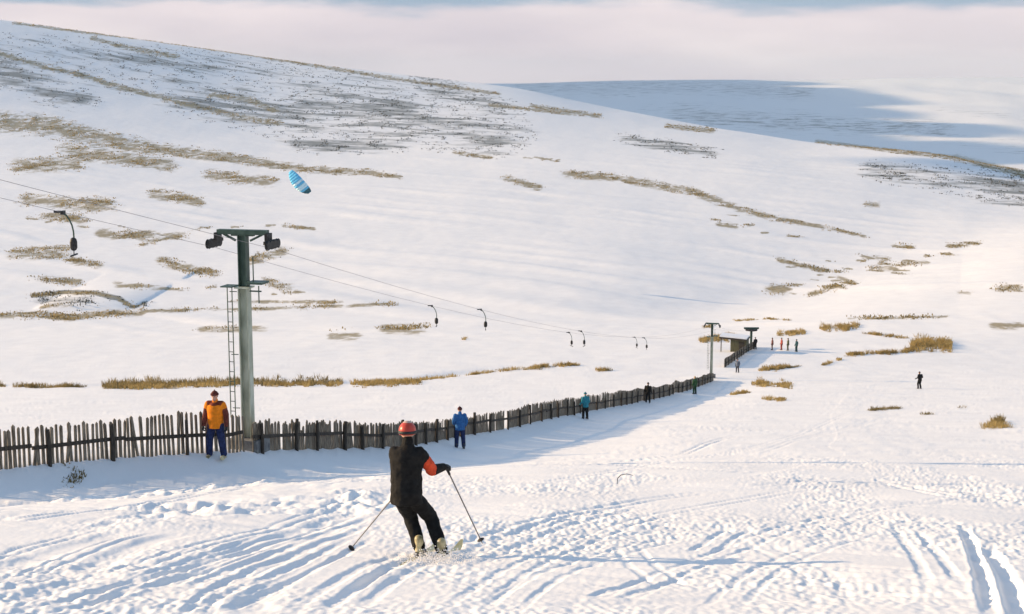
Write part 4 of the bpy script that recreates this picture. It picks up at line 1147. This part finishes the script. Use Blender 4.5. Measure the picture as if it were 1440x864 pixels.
# bent stick on the piste
sp = on_ground(878, 682)
b = MB(); b.tube([(-0.16, 0, -0.05), (-0.15, 0.02, 0.12), (-0.08, 0.05, 0.19), (0.06, 0.08, 0.21), (0.20, 0.10, 0.17)], [0.010, 0.010, 0.009, 0.007, 0.005], 7)
o = b.build("bent_stick", M_WOOD_DK, None, True); o.location = sp; tag(o, "thin bent stick poking out of the piste right of the foreground skier", "stick")

# ------------------------------------------------------------------ clouds (out of the frame, towards the sun) that shade the far moor
M_CLOUD = material("cloud_white", (0.85, 0.85, 0.86), 1.0, (0.9, 0.9, 0.9), 0.01, spec=0.0)
def cloud(blobs, alt, label, th=26):
    """cumulus on the line from each shaded spot to the sun"""
    mb = MB(); c0 = None
    for (x, y, z, rx, ry_, n) in blobs:
        C = Vector((x, y, z)) + sdir * ((alt - z) / sdir.z)
        if c0 is None: c0 = C.copy()
        for k in range(n):
            dx, dy = random.uniform(-0.5, 0.5) * rx, random.uniform(-0.5, 0.5) * ry_
            r_ = random.uniform(0.45, 0.62)
            mb.ball((C.x - c0.x + dx, C.y - c0.y + dy, random.uniform(-0.35, 0.35) * th), (rx * r_, ry_ * r_, th), 16, 10)
    o = mb.build("cloud", M_CLOUD, None, True); o.location = c0
    tag(o, label, "cloud", "low clouds towards the sun")
cloud([(350, 2500, -120, 620, 500, 9), (330, 3000, -90, 660, 520, 9), (330, 3600, -50, 700, 560, 9), (300, 4200, 0, 740, 600, 9), (280, 4800, 20, 760, 600, 9), (280, 5400, 40, 780, 600, 9), (820, 2600, -110, 180, 300, 6), (930, 3150, -80, 160, 300, 6)], 850, "broad bank of low cumulus high over the far side of the valley")
cloud([(290, 765, -45, 58, 46, 9), (265, 775, -44, 34, 26, 5)], 700, "small ragged cloud added out of view to shade the right hillside", 7)  # unseen cloud, added only for the shaded patch on the right hillside
# ------------------------------------------------------------------ thin winter air
hb = MB(); hb.box((0, 4400, -265), (36000, 11400, 960))
hz = hb.build("haze"); tag(hz, kind='stuff')
hm = bpy.data.materials.new("thin_haze"); hm.use_nodes = True
hn, hl = hm.node_tree.nodes, hm.node_tree.links; hn.clear()
ho_ = hn.new('ShaderNodeOutputMaterial'); hv = hn.new('ShaderNodeVolumePrincipled')
hv.inputs['Color'].default_value = (0.72, 0.87, 1.0, 1); hv.inputs['Density'].default_value = 0.00008; hv.inputs['Anisotropy'].default_value = 0.2
hl.new(hv.outputs[0], ho_.inputs['Volume']); hz.data.materials.append(hm)
